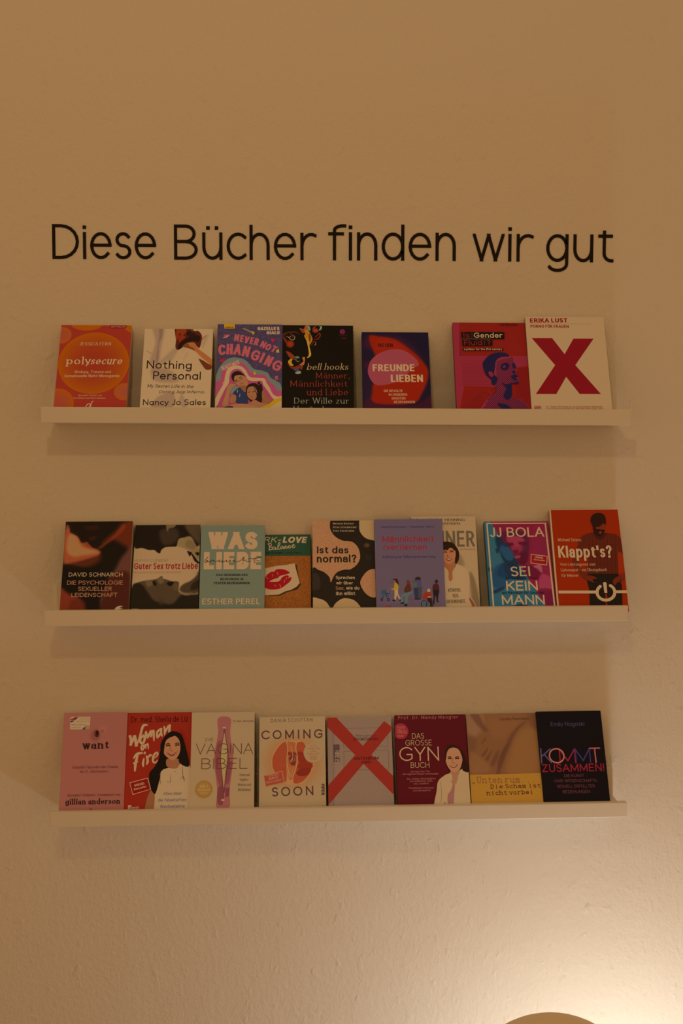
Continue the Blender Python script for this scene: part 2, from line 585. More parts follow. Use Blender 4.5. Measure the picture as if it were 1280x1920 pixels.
class Cover:
    """collects one cover's printed layers in centimetres and links them as one mesh"""
    def __init__(self, w, h):
        self.w, self.h = w, h
        self.V, self.C, self.F = [], [], []
        self.z = 0.0
        self.n = 0
        self.k = 0
    def face(self, pts, cols):
        poly = [[p[0], p[1], *c] for p, c in zip(pts, cols)]
        if any(p[0] < 0 or p[0] > self.w or p[1] < 0 or p[1] > self.h for p in poly):
            poly = clip_poly(poly, self.w, self.h)
            if len(poly) < 3:
                return
        self.k = (self.k + 1) % 5                      # overlapping strokes lie a few microns apart
        for p in poly:
            self.V.append((p[0], p[1], self.z + 0.0003 * self.k))
            self.C.append(p[2:5])
        self.F.append(tuple(range(self.n, self.n + len(poly))))
        self.n += len(poly)
    def layer(self):
        self.z += 0.002
    def flat(self, pts, col):
        c = lin(col)
        a = sum(pts[i-1][0]*pts[i][1] - pts[i][0]*pts[i-1][1] for i in range(len(pts)))
        if a < 0:
            pts = pts[::-1]
        self.face(pts, [c] * len(pts))
    def grid(self, base, shapes, step, noise):
        nx, ny = max(2, int(self.w / step)), max(2, int(self.h / step))
        X, Y = np.meshgrid(np.linspace(0, self.w, nx + 1), np.linspace(0, self.h, ny + 1))
        img = np.empty(X.shape + (3,))
        img[:] = base
        for kind, col, soft, alpha, geo in shapes:
            if kind == 'e':
                P = ellipse_pts(*geo[:4], geo[4] if len(geo) > 4 else 0.0, 28)
            else:
                P = list(zip(geo[0::2], geo[1::2]))
                if kind == 's':
                    P = smooth_closed(P, 4)
            a = np.clip(0.5 + sdist(X, Y, P) / soft, 0, 1)
            a = (a*a*(3-2*a))[..., None] * alpha
            img = img * (1 - a) + np.array(col, float) * a
        if noise:
            amp, cell, seed = noise
            rng = np.random.default_rng(seed)
            k = max(1, int(round(cell / step)))
            small = rng.normal(0, 1, (ny // k + 2, nx // k + 2))
            nz = np.kron(small, np.ones((k, k)))[:ny + 1, :nx + 1]
            img = img * (1 + amp * nz[..., None])
        img = np.clip(img, 0, 255) / 255.0
        li = np.where(img <= 0.04045, img / 12.92, ((img + 0.055) / 1.055) ** 2.4)
        b = self.n
        self.V += [(x, y, self.z) for x, y in zip(X.ravel(), Y.ravel())]
        self.C += li.reshape(-1, 3).tolist()
        s = nx + 1
        self.F += [(b + j*s + i, b + j*s + i + 1, b + (j+1)*s + i + 1, b + (j+1)*s + i)
                   for j in range(ny) for i in range(nx)]
        self.n += X.size
    def draw(self, op):
        k = op[0]
        self.layer()
        if k == 'B':                                   # plain ground colour
            self.flat([(0, 0), (self.w, 0), (self.w, self.h), (0, self.h)], op[1])
        elif k == 'G':                                 # printed photograph: soft shapes on a fine grid
            self.grid(op[1], [(s[0], s[1], s[2], s[3], [v/100 for v in s[4]] if s[0] != 'e'
                      else [v/100 for v in s[4][:4]] + list(s[4][4:])) for s in op[2]], op[3], op[4])
        elif k == 'P' or k == 'Q':                     # filled outline (Q: smoothed)
            g = [v/100 for v in op[2]]
            P = list(zip(g[0::2], g[1::2]))
            if k == 'Q':
                P = [tuple(p) for p in smooth_closed(P)]
            self.flat(P, op[1])
        elif k == 'E':
            self.flat(ellipse_pts(*[v/100 for v in op[2][:4]], op[2][4]), op[1])
        elif k == 'R':                                 # ellipse shaded from the middle to the rim
            cx, cy, rx, ry = [v/100 for v in op[3]]
            c0, c1 = np.array(lin(op[1])), np.array(lin(op[2]))
            rad = [0, .35, .55, .7, .82, .92, 1.0]
            for a, b in zip(rad, rad[1:]):
                ca, cb = c0 + (c1-c0)*a**2.2, c0 + (c1-c0)*b**2.2
                pa = ellipse_pts(cx, cy, rx*max(a, .001), ry*max(a, .001))
                pb = ellipse_pts(cx, cy, rx*b, ry*b)
                for i in range(len(pa)):
                    self.face([pa[i-1], pb[i-1], pb[i], pa[i]], [ca, cb, cb, ca])
        elif k == 'S' or k == 'C':                     # pen line (C: smoothed), width in 1/100 cm, tapered if asked
            g = [v/100 for v in op[3]]
            P = np.array(list(zip(g[0::2], g[1::2])))
            if k == 'C':
                P = smooth_open(P)
            n = len(P)
            wd = op[2]/100
            ws = [wd * (0.35 + 0.65*math.sin(math.pi*min(1, max(0, (i+.5)/n)))) if op[4] else wd for i in range(n)]
            c = lin(op[1])
            for q in ribbon(P, None, False, ws):
                self.face(q, [c]*4)
        elif k == 'T':                                 # a line of lettering
            txt, x, y, cap, wd, ang, col, wt, fl = op[1:10]
            ca, sa = math.cos(ang), math.sin(ang)
            c = lin(col)
            for letter in text_quads(txt, wd/100, cap/100, wt, fl, op[10] if len(op) > 10 else 0.72):
                for q in letter:
                    self.face([(x/100 + a*ca - b*sa, y/100 + a*sa + b*ca) for a, b in q], [c]*len(q))
    def link(self, name, parent):
        me = bpy.data.meshes.new(name)
        me.from_pydata([(x/100, y/100, z/100 + 0.0002) for x, y, z in self.V], [], self.F)
        at = me.color_attributes.new('ink', 'FLOAT_COLOR', 'POINT')
        cc = np.ones((len(self.V), 4), np.float32)
        cc[:, :3] = np.array(self.C, np.float32)
        at.data.foreach_set('color', cc.ravel())
        me.materials.append(M_PRINT)
        me.update()
        o = bpy.data.objects.new(name, me)
        COL.objects.link(o)
        o.parent = parent
        return o

# ------------------------------------------------------------------ the books
# local frame of a book: x along the ledge, y up the cover, z out of the cover; origin at its lower left front corner
def make_book(b):
    w, h, t = b['w'], b['h'], b['t']
    root = empty('book', (0, 0, 0))
    root.matrix_world = Matrix(b['m'])
    describe(root, b['label'], 'book', b['group'])
    W, H, T = w/100, h/100, t/100
    cv = Cover(w, h)
    for op in b['art']:
        cv.draw(op)
    cv.link('front_cover', root)
    k = 0.0004
    mesh_object('page_block', *box(k, W-0.0003, 0.0003, H-0.0003, -T+k, 0.0), M_PAGE, root)
    mesh_object('spine', *box(0, k, 0, H, -T+k, 0.0001), plain(b['spine']), root)
    mesh_object('back_cover', *box(0, W, 0, H, -T, -T+k), plain(b['back']), root)
    return root

BOOKS = json.loads(r'''[
{"label":"red-orange paperback with one huge orange disc, leftmost on the top ledge","group":"paperbacks on the top ledge","w":14.07,"h":19.94,"t":1.8,"m":[[1.0,0.0,0.0,0.020582],[0.0,0.442134,-0.896949,-0.1078],[0.0,0.896949,0.442134,1.594258],[0.0,0.0,0.0,1.0]],"spine":[190,70,50],"back":[190,70,50],"art":[["B",[201,82,85]],["R",[209,119,112],[221,133,23],[35,1756,183.7,188.6]],["E",[221,133,23],[506,2031,321.5,159.9,0]],["E",[221,133,23],[1424,1999,170.6,165.9,0]],["R",[198,82,72],[221,133,23],[706,1126,699.5,696.9]],["R",[209,111,107],[221,133,23],[49,206,338.6,343.9]],["R",[212,122,122],[221,133,23],[1359,486,210.0,193.1]],["P",[169,34,62],[966,2011,1314,2014,1304,1949,1282,1927,995,1924,977,1946]],["T","BESTSELLER",997,1946,26.4,285.6,0.0074,[246,233,246],0.2,""],["T","JESSICA FERN",399,1523,70.6,619.5,0.0118,[246,246,246],0.13,"s"],["T","poly",172,1088,181.7,475.5,0.0063,[246,246,246],0.145,"s",0.66],["T","secure",644,1091,181.8,612.9,0.0088,[246,246,246],0.14,"si",0.66],["T","Bindung, Trauma und",350,896,57.1,710.2,0.0061,[246,246,234],0.13,"g"],["T","konsensuelle Nicht-Monogamie",164,802,64.4,1070.1,0.006,[246,246,234],0.13,"g"],["T","Mit einem Vorwort von",460,380,36.9,461.1,0.0054,[246,215,198],0.14,""],["T","Eve Rickert und Nora Samaran",376,318,39.8,616.3,0.0054,[246,215,198],0.14,""],["C",[246,246,246],18.4,[624,144,664,207,717,198,688,144],0],["C",[246,246,246],17.1,[763,272,736,247,719,166,711,108],0]]},
{"label":"pale photo paperback of a red-haired sleeper under white sheets, on the top ledge","group":"paperbacks on the top ledge","w":13.7,"h":18.92,"t":2.3,"m":[[1.0,0.0,0.0,0.188087],[0.0,0.442157,-0.896937,-0.1078],[0.0,0.896937,0.442157,1.59647],[0.0,0.0,0.0,1.0]],"spine":[150,140,130],"back":[150,140,130],"art":[["G",[243,244,244],[["s",[198,192,213],0.79,0.75,[160,1945,388,1947,351,1483,304,1117,133,1116,228,1559]],["s",[163,152,178],0.395,0.6,[289,1915,356,1916,354,1699,302,1544,303,1147,263,1147,283,1513,293,1714]],["s",[192,189,208],0.79,0.55,[592,1439,698,1455,605,1179,436,1118,212,875,179,995,417,1239]],["s",[188,181,203],0.922,0.6,[207,965,509,967,731,728,550,667,233,725]],["s",[192,185,208],0.659,0.65,[344,354,640,430,630,105,227,103]],["s",[195,192,218],0.527,0.6,[811,416,913,151,837,106,753,253]],["s",[209,207,229],0.316,0.6,[848,1364,902,1349,843,1181,792,1120,814,1242]],["s",[209,207,224],0.263,0.5,[766,1425,832,1425,783,1333]],["s",[246,246,246],0.659,0.6,[651,1332,857,1456,993,1380,1057,1122,951,1121,606,1149]],["p",[180,178,198],0.158,0.6,[61,1397,174,1329,168,1310,66,1366]],["s",[198,196,218],0.527,0.4,[1116,1642,1285,1767,1190,1458,1149,1488]]],0.09,0],["Q",[114,56,52],[623,1918,891,1920,956,1811,945,1920,988,1850,1081,1843,1145,1751,1149,1642,1110,1458,1041,1518,985,1580,800,1548,777,1471,674,1409,630,1485,634,1639,609,1793]],["Q",[183,86,57],[640,1902,757,1919,840,1857,765,1748,696,1794,663,1639,633,1701]],["Q",[180,78,57],[685,1732,765,1748,820,1702,756,1640,706,1578]],["Q",[56,38,47],[694,1547,770,1624,899,1718,1004,1765,1113,1719,1091,1596,984,1610,852,1579,764,1470,686,1416]],["Q",[64,41,47],[854,1842,975,1827,1032,1734,926,1718,845,1748]],["C",[166,78,62],13.2,[932,1904,962,1811],1],["C",[146,71,62],10.5,[1060,1874,1035,1827],1],["C",[151,74,62],10.5,[1149,1658,1245,1751],1],["Q",[224,163,122],[881,1533,945,1587,1026,1549,1084,1442,1194,1351,1372,1184,1364,1033,1295,1123,1158,1244,1047,1365,951,1441]],["Q",[166,108,82],[776,1501,865,1579,909,1502,990,1457,1019,1396,911,1441,804,1471]],["Q",[140,86,72],[1107,1198,1173,1183,1282,1108,1370,1048,1353,972,1261,964,1192,1047]],["C",[246,246,246],10.5,[1055,1319,1139,1221],0],["C",[246,246,246],7.9,[1071,1266,1107,1198],0],["T","Nothing",84,982,184.5,888.3,-0.0108,[47,38,57],0.115,"g",0.68],["T","Personal",225,736,183.0,935.8,-0.0037,[47,38,57],0.115,"g",0.68],["T","My Secret Life in the",121,557,74.4,903.0,-0.0108,[79,71,117],0.105,"gi",0.66],["T","Dating App Inferno",359,428,66.7,874.8,0.0021,[79,71,117],0.105,"gi",0.66],["T","Nancy Jo Sales",58,164,129.4,1225.3,0.0052,[47,38,57],0.12,"g",0.68]]},
{"label":"purple-blue paperback with pink title above two people in a rainbow outline, top ledge","group":"paperbacks on the top ledge","w":13.08,"h":20.13,"t":1.6,"m":[[1.0,0.0,0.0,0.333763],[0.0,0.401615,-0.915809,-0.099001],[0.0,0.915809,0.401615,1.592726],[0.0,0.0,0.0,1.0]],"spine":[90,80,130],"back":[120,110,150],"art":[["G",[96,98,183],[],0.09,[0.16,0.09,3]],["P",[246,226,57],[127,2026,345,2028,345,1916,137,1915]],["T","humboldt",154,1930,30.4,170.5,0.0072,[93,86,57],0.26,""],["T","GAZELLE &",802,1883,71.4,446.1,0.0072,[246,246,246],0.3,""],["T","GIALU",985,1789,71.2,264.4,0.007,[246,246,246],0.3,""],["C",[224,215,97],13.3,[500,1918,615,1862,696,1825],0],["P",[246,246,72],[685,1863,752,1825,711,1772,699,1802]],["C",[246,233,198],5.3,[519,1930,682,1848],0],["Q",[224,122,198],[128,1753,174,1783,217,1773,229,1746,190,1708,143,1712]],["C",[246,246,246],15.9,[107,1703,176,1718,248,1773],1],["T","N",332,1634,158.5,99.2,-0.1055,[238,141,203],0.25,""],["T","E",447,1614,158.4,77.9,-0.1502,[238,141,203],0.25,""],["T","V",530,1592,158.4,97.0,-0.2169,[238,141,203],0.25,""],["T","E",641,1570,158.3,72.8,-0.239,[238,141,203],0.25,""],["T","R",726,1551,158.2,91.9,-0.2721,[238,141,203],0.25,""],["T","N",846,1509,150.5,101.4,-0.4565,[238,141,203],0.25,""],["T","O",944,1457,150.3,107.1,-0.499,[238,141,203],0.25,""],["T","T",1052,1420,150.1,115.7,-0.5414,[238,141,203],0.25,""],["T","C",34,1308,236.4,140.8,0.0626,[238,141,203],0.235,""],["T","H",189,1329,236.6,127.8,-0.016,[238,141,203],0.235,""],["T","A",327,1331,236.7,149.5,-0.1054,[238,141,203],0.235,""],["T","N",490,1299,236.5,142.4,-0.2383,[238,141,203],0.235,""],["T","G",652,1228,236.0,172.7,-0.3257,[238,141,203],0.235,""],["T","I",838,1162,235.6,59.6,-0.3905,[238,141,203],0.235,""],["T","N",930,1108,235.3,135.7,-0.4334,[238,141,203],0.235,""],["T","G",1073,1022,234.7,184.5,-0.4546,[238,141,203],0.235,""],["Q",[146,192,246],[0,36,-20,674,25,938,113,1116,255,1244,441,1252,602,1179,738,1017,898,973,1031,915,1086,812,1206,739,1300,608,1332,42]],["Q",[224,119,229],[-27,36,-19,644,83,762,111,939,193,1087,324,1155,470,1156,578,1090,687,942,794,891,966,870,1047,738,1154,651,1221,534,1327,491,1332,42]],["Q",[246,246,246],[-53,36,3,353,151,675,180,851,222,999,326,1073,472,1074,580,986,662,839,795,810,954,797,1008,694,1062,607,1130,461,1223,403,1328,389,1332,42]],["Q",[218,115,213],[39,36,59,238,169,529,256,690,266,837,302,955,394,1007,487,985,582,868,637,765,757,737,902,745,943,650,1024,533,1132,359,1225,273,1096,41]],["T","BEAUTY MACK",130,968,88.7,375.2,0.4333,[246,246,246],0.2,""],["P",[246,222,82],[740,943,773,950,793,913,778,869,741,891]],["P",[246,222,82],[131,711,170,719,162,672,138,675]],["P",[246,240,97],[1184,1429,1237,1452,1249,1377,1192,1369]],["Q",[224,67,148],[1081,1676,1127,1692,1161,1662,1122,1601,1088,1624]],["Q",[209,67,138],[70,1205,169,1236,164,1176,112,1131,78,1161]],["T","&",1163,775,83.9,71.8,-0.0967,[238,141,203],0.24,""],["Q",[148,192,246],[281,486,337,617,483,603,458,530,341,457]],["Q",[64,89,188],[341,457,483,603,616,531,647,270,544,211,412,269]],["Q",[50,45,57],[305,837,343,926,448,956,556,868,598,765,532,735,401,705,334,749]],["Q",[218,181,168],[360,778,384,852,503,868,597,809,639,677,588,604,482,618,388,691]],["Q",[180,145,133],[482,618,600,633,616,531,564,502]],["C",[59,49,57],15.9,[374,734,426,764],0],["C",[59,49,57],15.9,[458,801,510,831],0],["C",[64,52,62],11.9,[394,713,434,727],0],["C",[64,52,62],11.9,[485,772,531,794],0],["C",[195,104,133],15.9,[481,662,546,699],0],["C",[169,133,122],9.3,[466,764,480,706],0],["Q",[218,181,168],[139,195,192,412,232,602,296,675,402,654,338,603,288,500,266,326,243,195]],["Q",[204,167,153],[279,340,355,442,408,399,398,283,307,254]],["C",[238,246,246],13.3,[431,545,433,486],1],["C",[224,246,246],11.9,[486,458,474,385],1],["Q",[56,45,57],[602,560,653,663,771,693,851,649,903,679,932,533,922,329,884,213,753,241,646,357]],["E",[56,49,62],[852,693,26.5,29.6,0]],["Q",[209,170,158],[623,487,641,590,746,619,813,532,816,401,764,328,685,342,631,415]],["Q",[212,174,163],[650,154,700,270,777,328,883,271,1041,243,1095,156]],["Q",[224,189,173],[256,196,465,240,648,226,833,170,650,125,284,138]],["Q",[192,152,143],[932,533,1040,359,1093,287,989,243,921,358]],["C",[59,49,57],13.3,[637,480,682,502],0],["C",[59,49,57],13.3,[735,495,781,517],0],["C",[224,122,148],17.2,[685,379,750,401],0],["C",[56,45,57],13.3,[759,605,815,445,816,358],1],["Q",[44,49,87],[140,137,257,181,362,167,313,37,143,37]],["Q",[246,233,62],[859,141,1041,228,1171,330,1328,382,1329,302,1199,244,1069,142]],["Q",[246,246,246],[1043,127,1173,229,1329,295,1332,42,1044,41]]]},
{"label":"black paperback with an orange and yellow painted face, on the top ledge","group":"paperbacks on the top ledge","w":14.25,"h":19.76,"t":1.8,"m":[[1.0,0.0,0.0,0.46462],[0.0,0.383933,-0.923361,-0.095971],[0.0,0.923361,0.383933,1.593211],[0.0,0.0,0.0,1.0]],"spine":[24,20,20],"back":[24,20,20],"art":[["B",[31,32,38]],["Q",[108,60,52],[6,1718,19,1793,166,1839,301,1825,355,1751,301,1795,167,1809,60,1764]],["Q",[128,71,57],[6,1733,87,1644,101,1569,48,1599]],["R",[209,86,62],[122,56,47],[155,1554,82.5,82.3]],["Q",[151,74,57],[20,1718,61,1599,101,1599,60,1659]],["C",[238,246,246],12.0,[100,1719,168,1659,221,1645,248,1705,221,1750],1],["C",[224,178,173],10.6,[60,1734,141,1704,180,1749],1],["C",[180,122,122],10.6,[153,1794,207,1750,201,1690],1],["Q",[224,189,92],[435,1901,489,1917,556,1797,604,1662,570,1573,530,1528,476,1647,436,1736,462,1796,408,1841]],["Q",[246,240,128],[476,1692,516,1647,544,1498,577,1335,558,1275,491,1245,531,1320,517,1468]],["Q",[180,100,72],[341,1916,435,1871,435,1796,382,1826]],["Q",[169,86,62],[530,1797,570,1722,557,1602,530,1662]],["Q",[151,218,246],[475,1962,543,1955,563,1857,529,1872]],["Q",[224,122,97],[462,1969,502,1932,489,1872,435,1886]],["R",[209,104,107],[146,56,52],[663,1857,63.9,52.9]],["Q",[175,240,246],[745,1956,792,1949,785,1889,731,1858,758,1919]],["Q",[180,104,72],[597,1887,623,1933,677,1963,650,1918]],["C",[195,86,72],16.0,[651,1693,704,1753,745,1798,758,1738,718,1678,624,1648],1],["C",[180,78,67],13.3,[577,1513,624,1603,664,1603,651,1528],1],["C",[238,233,224],8.0,[631,1528,671,1543,664,1603],1],["C",[195,86,77],13.3,[704,1648,758,1738],1],["Q",[180,93,72],[76,1391,157,1362,237,1288,264,1259,198,1214,144,1258,104,1317]],["Q",[134,189,246],[257,1266,317,1281,344,1245,278,1237]],["Q",[246,226,92],[118,1169,171,1221,204,1214,185,1140,225,1082,172,1067,132,1111]],["Q",[166,78,62],[105,1125,172,1052,265,1053,318,1082,412,1053,385,980,345,1009,253,979,159,1037]],["Q",[238,167,122],[398,1245,451,1260,451,1171,425,1083,371,1112,424,1171]],["Q",[35,38,47],[204,1214,304,1237,384,1215,358,1112,265,1111,212,1140]],["C",[224,233,246],8.0,[264,1200,305,1163,345,1178],1],["C",[224,233,246],8.0,[224,1214,291,1215],1],["C",[246,246,224],13.3,[345,1112,398,1068],1],["Q",[88,115,229],[239,994,305,1016,346,965,319,935,253,957]],["Q",[186,240,246],[260,913,306,943,366,950,366,899,293,888]],["R",[180,67,198],[137,45,148],[1207,1834,55.9,55.9]],["C",[35,30,47],10.6,[1182,1854,1223,1832,1196,1801],1],["T","ELISABETH",1134,1740,27.0,161.5,0.0069,[108,56,97],0.16,""],["T","SANDMANN",1174,1675,27.0,107.6,0.0068,[122,60,97],0.16,""],["T","bell hooks",495,980,144.0,814.3,0.0096,[246,246,234],0.09,"si",0.62],["T","M\u00e4nner,",675,794,131.6,669.0,0.0014,[180,82,92],0.1,"s",0.66],["T","M\u00e4nnlichkeit",169,610,139.6,1131.2,0.0029,[180,82,92],0.1,"s",0.66],["T","und Liebe",501,420,144.7,807.9,0.0106,[180,82,92],0.1,"s",0.66],["T","Der Wille zur",246,243,130.9,1076.8,0.0037,[198,229,246],0.09,"s",0.64],["T","Ver\u00e4nderung",232,45,141.7,1089.5,0.0048,[198,229,246],0.09,"s",0.64]]},
{"label":"small navy paperback with red swirl and pink blob, standing free on the top ledge","group":"paperbacks on the top ledge","w":13.52,"h":19.18,"t":1.6,"m":[[1.0,0.0,0.0,0.624573],[0.0,0.469439,-0.882965,-0.107672],[0.0,0.882965,0.469439,1.593811],[0.0,0.0,0.0,1.0]],"spine":[30,26,50],"back":[30,26,50],"art":[["G",[41,41,102],[["s",[96,45,112],1.736,0.7,[34,1682,266,1826,779,1798,1119,1453,1263,1017,1162,465,810,206,88,203,32,794]],["s",[192,56,41],0.668,1.0,[144,1809,360,1814,670,1749,933,1546,1141,1327,1305,1064,1295,801,1163,480,1024,283,575,235,195,293,182,657,337,796,256,1321]],["s",[209,67,47],1.602,0.6,[372,1731,668,1686,929,1420,610,1528,313,1510]],["s",[41,41,107],1.202,0.9,[-9,1523,179,1509,256,1321,120,1227,-14,1226]],["s",[50,45,112],0.935,0.8,[-17,1009,103,1010,189,672,157,414,-27,413]],["s",[108,41,92],0.935,0.6,[89,278,522,220,1075,253,1374,466,1386,134,21,127]]],0.09,0],["Q",[204,111,173],[109,1010,174,1243,351,1416,609,1512,850,1482,1047,1327,1129,1195,1113,1125,998,1062,831,875,641,744,428,681,256,688,152,825]],["T","OLE LIEBL",321,1569,78.9,320.5,0.007,[50,30,72],0.18,""],["T","FREUNDE",208,997,161.1,837.4,0.0063,[246,246,246],0.22,""],["T","LIEBEN",564,750,169.0,640.3,0.0059,[246,246,246],0.22,""],["T","DIE REVOLTE",417,521,51.7,374.1,0.0056,[246,246,246],0.16,""],["T","IN UNSEREN",514,436,51.5,363.1,0.0055,[246,246,246],0.16,""],["T","ENGSTEN",571,351,51.4,267.6,0.0054,[246,246,246],0.16,""],["T","BEZIEHUNGEN",614,268,51.2,410.8,0.0053,[246,246,246],0.16,""]]},
{"label":"red and magenta paperback with a hatched blue profile portrait, on the top ledge","group":"paperbacks on the top ledge","w":14.71,"h":21.22,"t":1.4,"m":[[1.0,0.0,0.0,0.809293],[0.0,0.431943,-0.901901,-0.1078],[0.0,0.901901,0.431943,1.592347],[0.0,0.0,0.0,1.0]],"spine":[150,40,70],"back":[150,40,70],"art":[["B",[175,49,57]],["P",[189,71,133],[108,1347,1493,1356,1478,1128,1261,1096,1187,779,780,657,169,669,51,121,-120,120,-32,2149,138,2151,134,1347]],["P",[177,52,62],[138,2151,1548,2161,1493,1356,141,1347]],["S",[177,52,92],9.4,[145,1286,817,1291],0],["S",[177,52,92],9.4,[145,1247,814,1251],0],["S",[177,52,92],9.4,[144,1207,812,1212],0],["S",[177,52,92],9.4,[144,1168,810,1172],0],["S",[177,52,92],9.4,[143,1128,807,1133],0],["S",[177,52,92],9.4,[143,1089,805,1093],0],["S",[177,52,92],9.4,[142,1050,803,1054],0],["S",[177,52,92],9.4,[141,1011,801,1015],0],["S",[177,52,92],9.4,[141,971,798,975],0],["S",[177,52,92],9.4,[140,932,796,936],0],["S",[177,52,92],9.4,[140,893,794,897],0],["S",[177,52,92],9.4,[139,854,792,858],0],["S",[177,52,92],9.4,[139,815,789,819],0],["S",[177,52,92],9.4,[138,776,787,780],0],["S",[177,52,92],9.4,[138,737,785,741],0],["S",[177,52,92],9.4,[137,698,783,702],0],["C",[175,52,67],16.1,[157,136,276,402,484,596,779,642],0],["C",[175,52,67],16.1,[186,136,295,417,497,587,778,621],0],["C",[175,52,67],16.1,[215,136,314,432,510,578,777,601],0],["C",[175,52,67],16.1,[244,137,333,447,523,569,775,580],0],["C",[175,52,67],16.1,[273,137,353,461,535,560,774,559],0],["C",[175,52,67],16.1,[302,137,372,476,548,552,773,538],0],["C",[175,52,67],16.1,[331,137,391,491,561,543,772,517],0],["C",[175,52,67],16.1,[360,137,411,506,574,534,771,496],0],["C",[175,52,67],16.1,[389,137,430,521,587,525,769,476],0],["C",[175,52,67],16.1,[418,137,449,536,599,516,768,455],0],["C",[175,52,67],16.1,[447,138,469,551,612,507,767,434],0],["C",[175,52,67],16.1,[476,138,488,566,625,499,766,413],0],["C",[175,52,67],16.1,[505,138,507,581,638,490,765,393],0],["S",[169,45,82],10.7,[1220,1081,1198,127],0],["S",[169,45,82],10.7,[1252,1081,1229,127],0],["S",[169,45,82],10.7,[1284,1081,1261,127],0],["S",[169,45,82],10.7,[1316,1081,1293,127],0],["S",[169,45,82],10.7,[1348,1081,1325,127],0],["S",[169,45,82],10.7,[1381,1082,1356,127],0],["S",[169,45,82],10.7,[1413,1082,1388,128],0],["S",[169,45,82],10.7,[1445,1082,1420,128],0],["S",[169,45,82],10.7,[1477,1082,1451,128],0],["S",[169,45,82],10.7,[1509,1082,1483,128],0],["Q",[189,71,133],[817,1291,1090,1369,1164,1262,1188,1111,1227,990,1203,930,1260,877,1236,720,1129,704,1105,436,1318,348,1450,143,1443,40,441,35,476,182,633,404,771,508,807,657,782,927]],["Q",[44,49,138],[560,1137,599,1244,713,1366,878,1429,1039,1414,1108,1338,953,1322,841,1245,804,1078,782,927,844,837,782,687,717,717,709,806,609,926]],["S",[44,49,138],12.1,[837,1184,895,1246],0],["S",[44,49,138],12.1,[834,1137,951,1262],0],["S",[44,49,138],12.1,[832,1091,1007,1278],0],["S",[44,49,138],12.1,[829,1045,1062,1293],0],["S",[44,49,138],12.1,[826,999,1118,1309],0],["S",[44,49,138],12.1,[824,952,1168,1319],0],["S",[44,49,138],12.1,[821,906,1172,1280],0],["S",[44,49,138],12.1,[818,860,1176,1241],0],["S",[44,49,138],12.1,[816,815,1180,1201],0],["S",[44,49,138],12.1,[812,768,1184,1162],0],["S",[44,49,138],12.1,[805,718,1188,1123],0],["S",[44,49,138],12.1,[799,668,1191,1084],0],["S",[44,49,138],12.1,[792,618,1195,1045],0],["S",[44,49,138],12.1,[785,568,1199,1006],0],["S",[44,49,138],12.1,[618,349,1207,972],0],["S",[44,49,138],12.1,[569,254,1219,941],0],["S",[44,49,138],12.1,[520,160,1231,910],0],["S",[44,49,138],12.1,[471,66,1242,880],0],["S",[44,49,138],12.1,[481,35,1240,835],0],["S",[44,49,138],12.1,[522,35,1113,658],0],["S",[44,49,138],12.1,[1160,708,1232,783],0],["S",[44,49,138],12.1,[562,36,1110,612],0],["S",[44,49,138],12.1,[602,36,1107,567],0],["S",[44,49,138],12.1,[642,36,1104,521],0],["S",[44,49,138],12.1,[682,36,1101,476],0],["S",[44,49,138],12.1,[723,36,1098,430],0],["S",[44,49,138],12.1,[763,37,1121,412],0],["S",[44,49,138],12.1,[803,37,1151,401],0],["S",[44,49,138],12.1,[843,37,1180,390],0],["S",[44,49,138],12.1,[884,37,1210,379],0],["S",[44,49,138],12.1,[924,37,1240,368],0],["S",[44,49,138],12.1,[964,38,1269,356],0],["S",[44,49,138],12.1,[1004,38,1299,345],0],["S",[44,49,138],12.1,[1045,38,1329,334],0],["S",[44,49,138],12.1,[1085,38,1345,309],0],["S",[44,49,138],12.1,[1125,38,1361,284],0],["S",[44,49,138],12.1,[1165,39,1376,258],0],["S",[44,49,138],12.1,[1206,39,1392,232],0],["S",[44,49,138],12.1,[1246,39,1407,207],0],["S",[44,49,138],12.1,[1286,39,1423,181],0],["S",[44,49,138],12.1,[1326,39,1437,154],0],["S",[44,49,138],12.1,[1367,40,1434,110],0],["S",[44,49,138],12.1,[1407,40,1431,65],0],["Q",[44,49,138],[928,1124,984,1178,1065,1178,1095,1125,1043,1034,962,1026,924,1064]],["Q",[166,67,148],[967,1109,1008,1132,1005,1079,971,1072]],["Q",[44,49,138],[1165,1171,1199,1179,1226,1081,1191,1058,1160,1095]],["Q",[44,49,138],[1140,989,1202,1012,1213,975,1177,944]],["Q",[44,49,138],[1113,876,1176,922,1260,885,1191,847,1248,802,1175,802]],["Q",[44,49,138],[918,748,1009,703,1239,764,1236,712,1122,704,1099,451,1001,361,940,450,1002,599,955,688]],["Q",[166,71,133],[664,971,719,987,769,927,739,867,686,881]],["Q",[44,49,138],[804,272,955,258,1056,185,1139,38,849,37,883,154]],["P",[41,34,41],[163,1892,1039,1895,1034,1734,166,1728]],["P",[41,34,41],[172,1719,787,1723,782,1575,174,1568]],["P",[41,34,41],[180,1513,994,1518,994,1472,180,1464]],["T","Is",210,1759,114.6,119.0,0.0071,[183,60,82],0.11,"g"],["T","Gender",415,1757,117.7,579.4,0.0071,[246,246,246],0.14,"g"],["T","Fluid",210,1583,117.1,364.4,0.0153,[183,60,82],0.12,"g"],["T","?",678,1589,114.1,63.5,0.0068,[183,60,82],0.12,""],["S",[137,86,97],8.0,[379,1880,372,1740],0],["S",[137,86,97],8.0,[631,1711,624,1580],0],["S",[195,141,173],6.7,[166,1728,761,1729],0],["T","a primer for the 21st century",202,1472,42.9,765.3,0.0067,[246,246,246],0.2,""],["T","THE BIG IDEA",934,2047,43.8,394.6,-0.0005,[88,34,47],0.2,""]]},
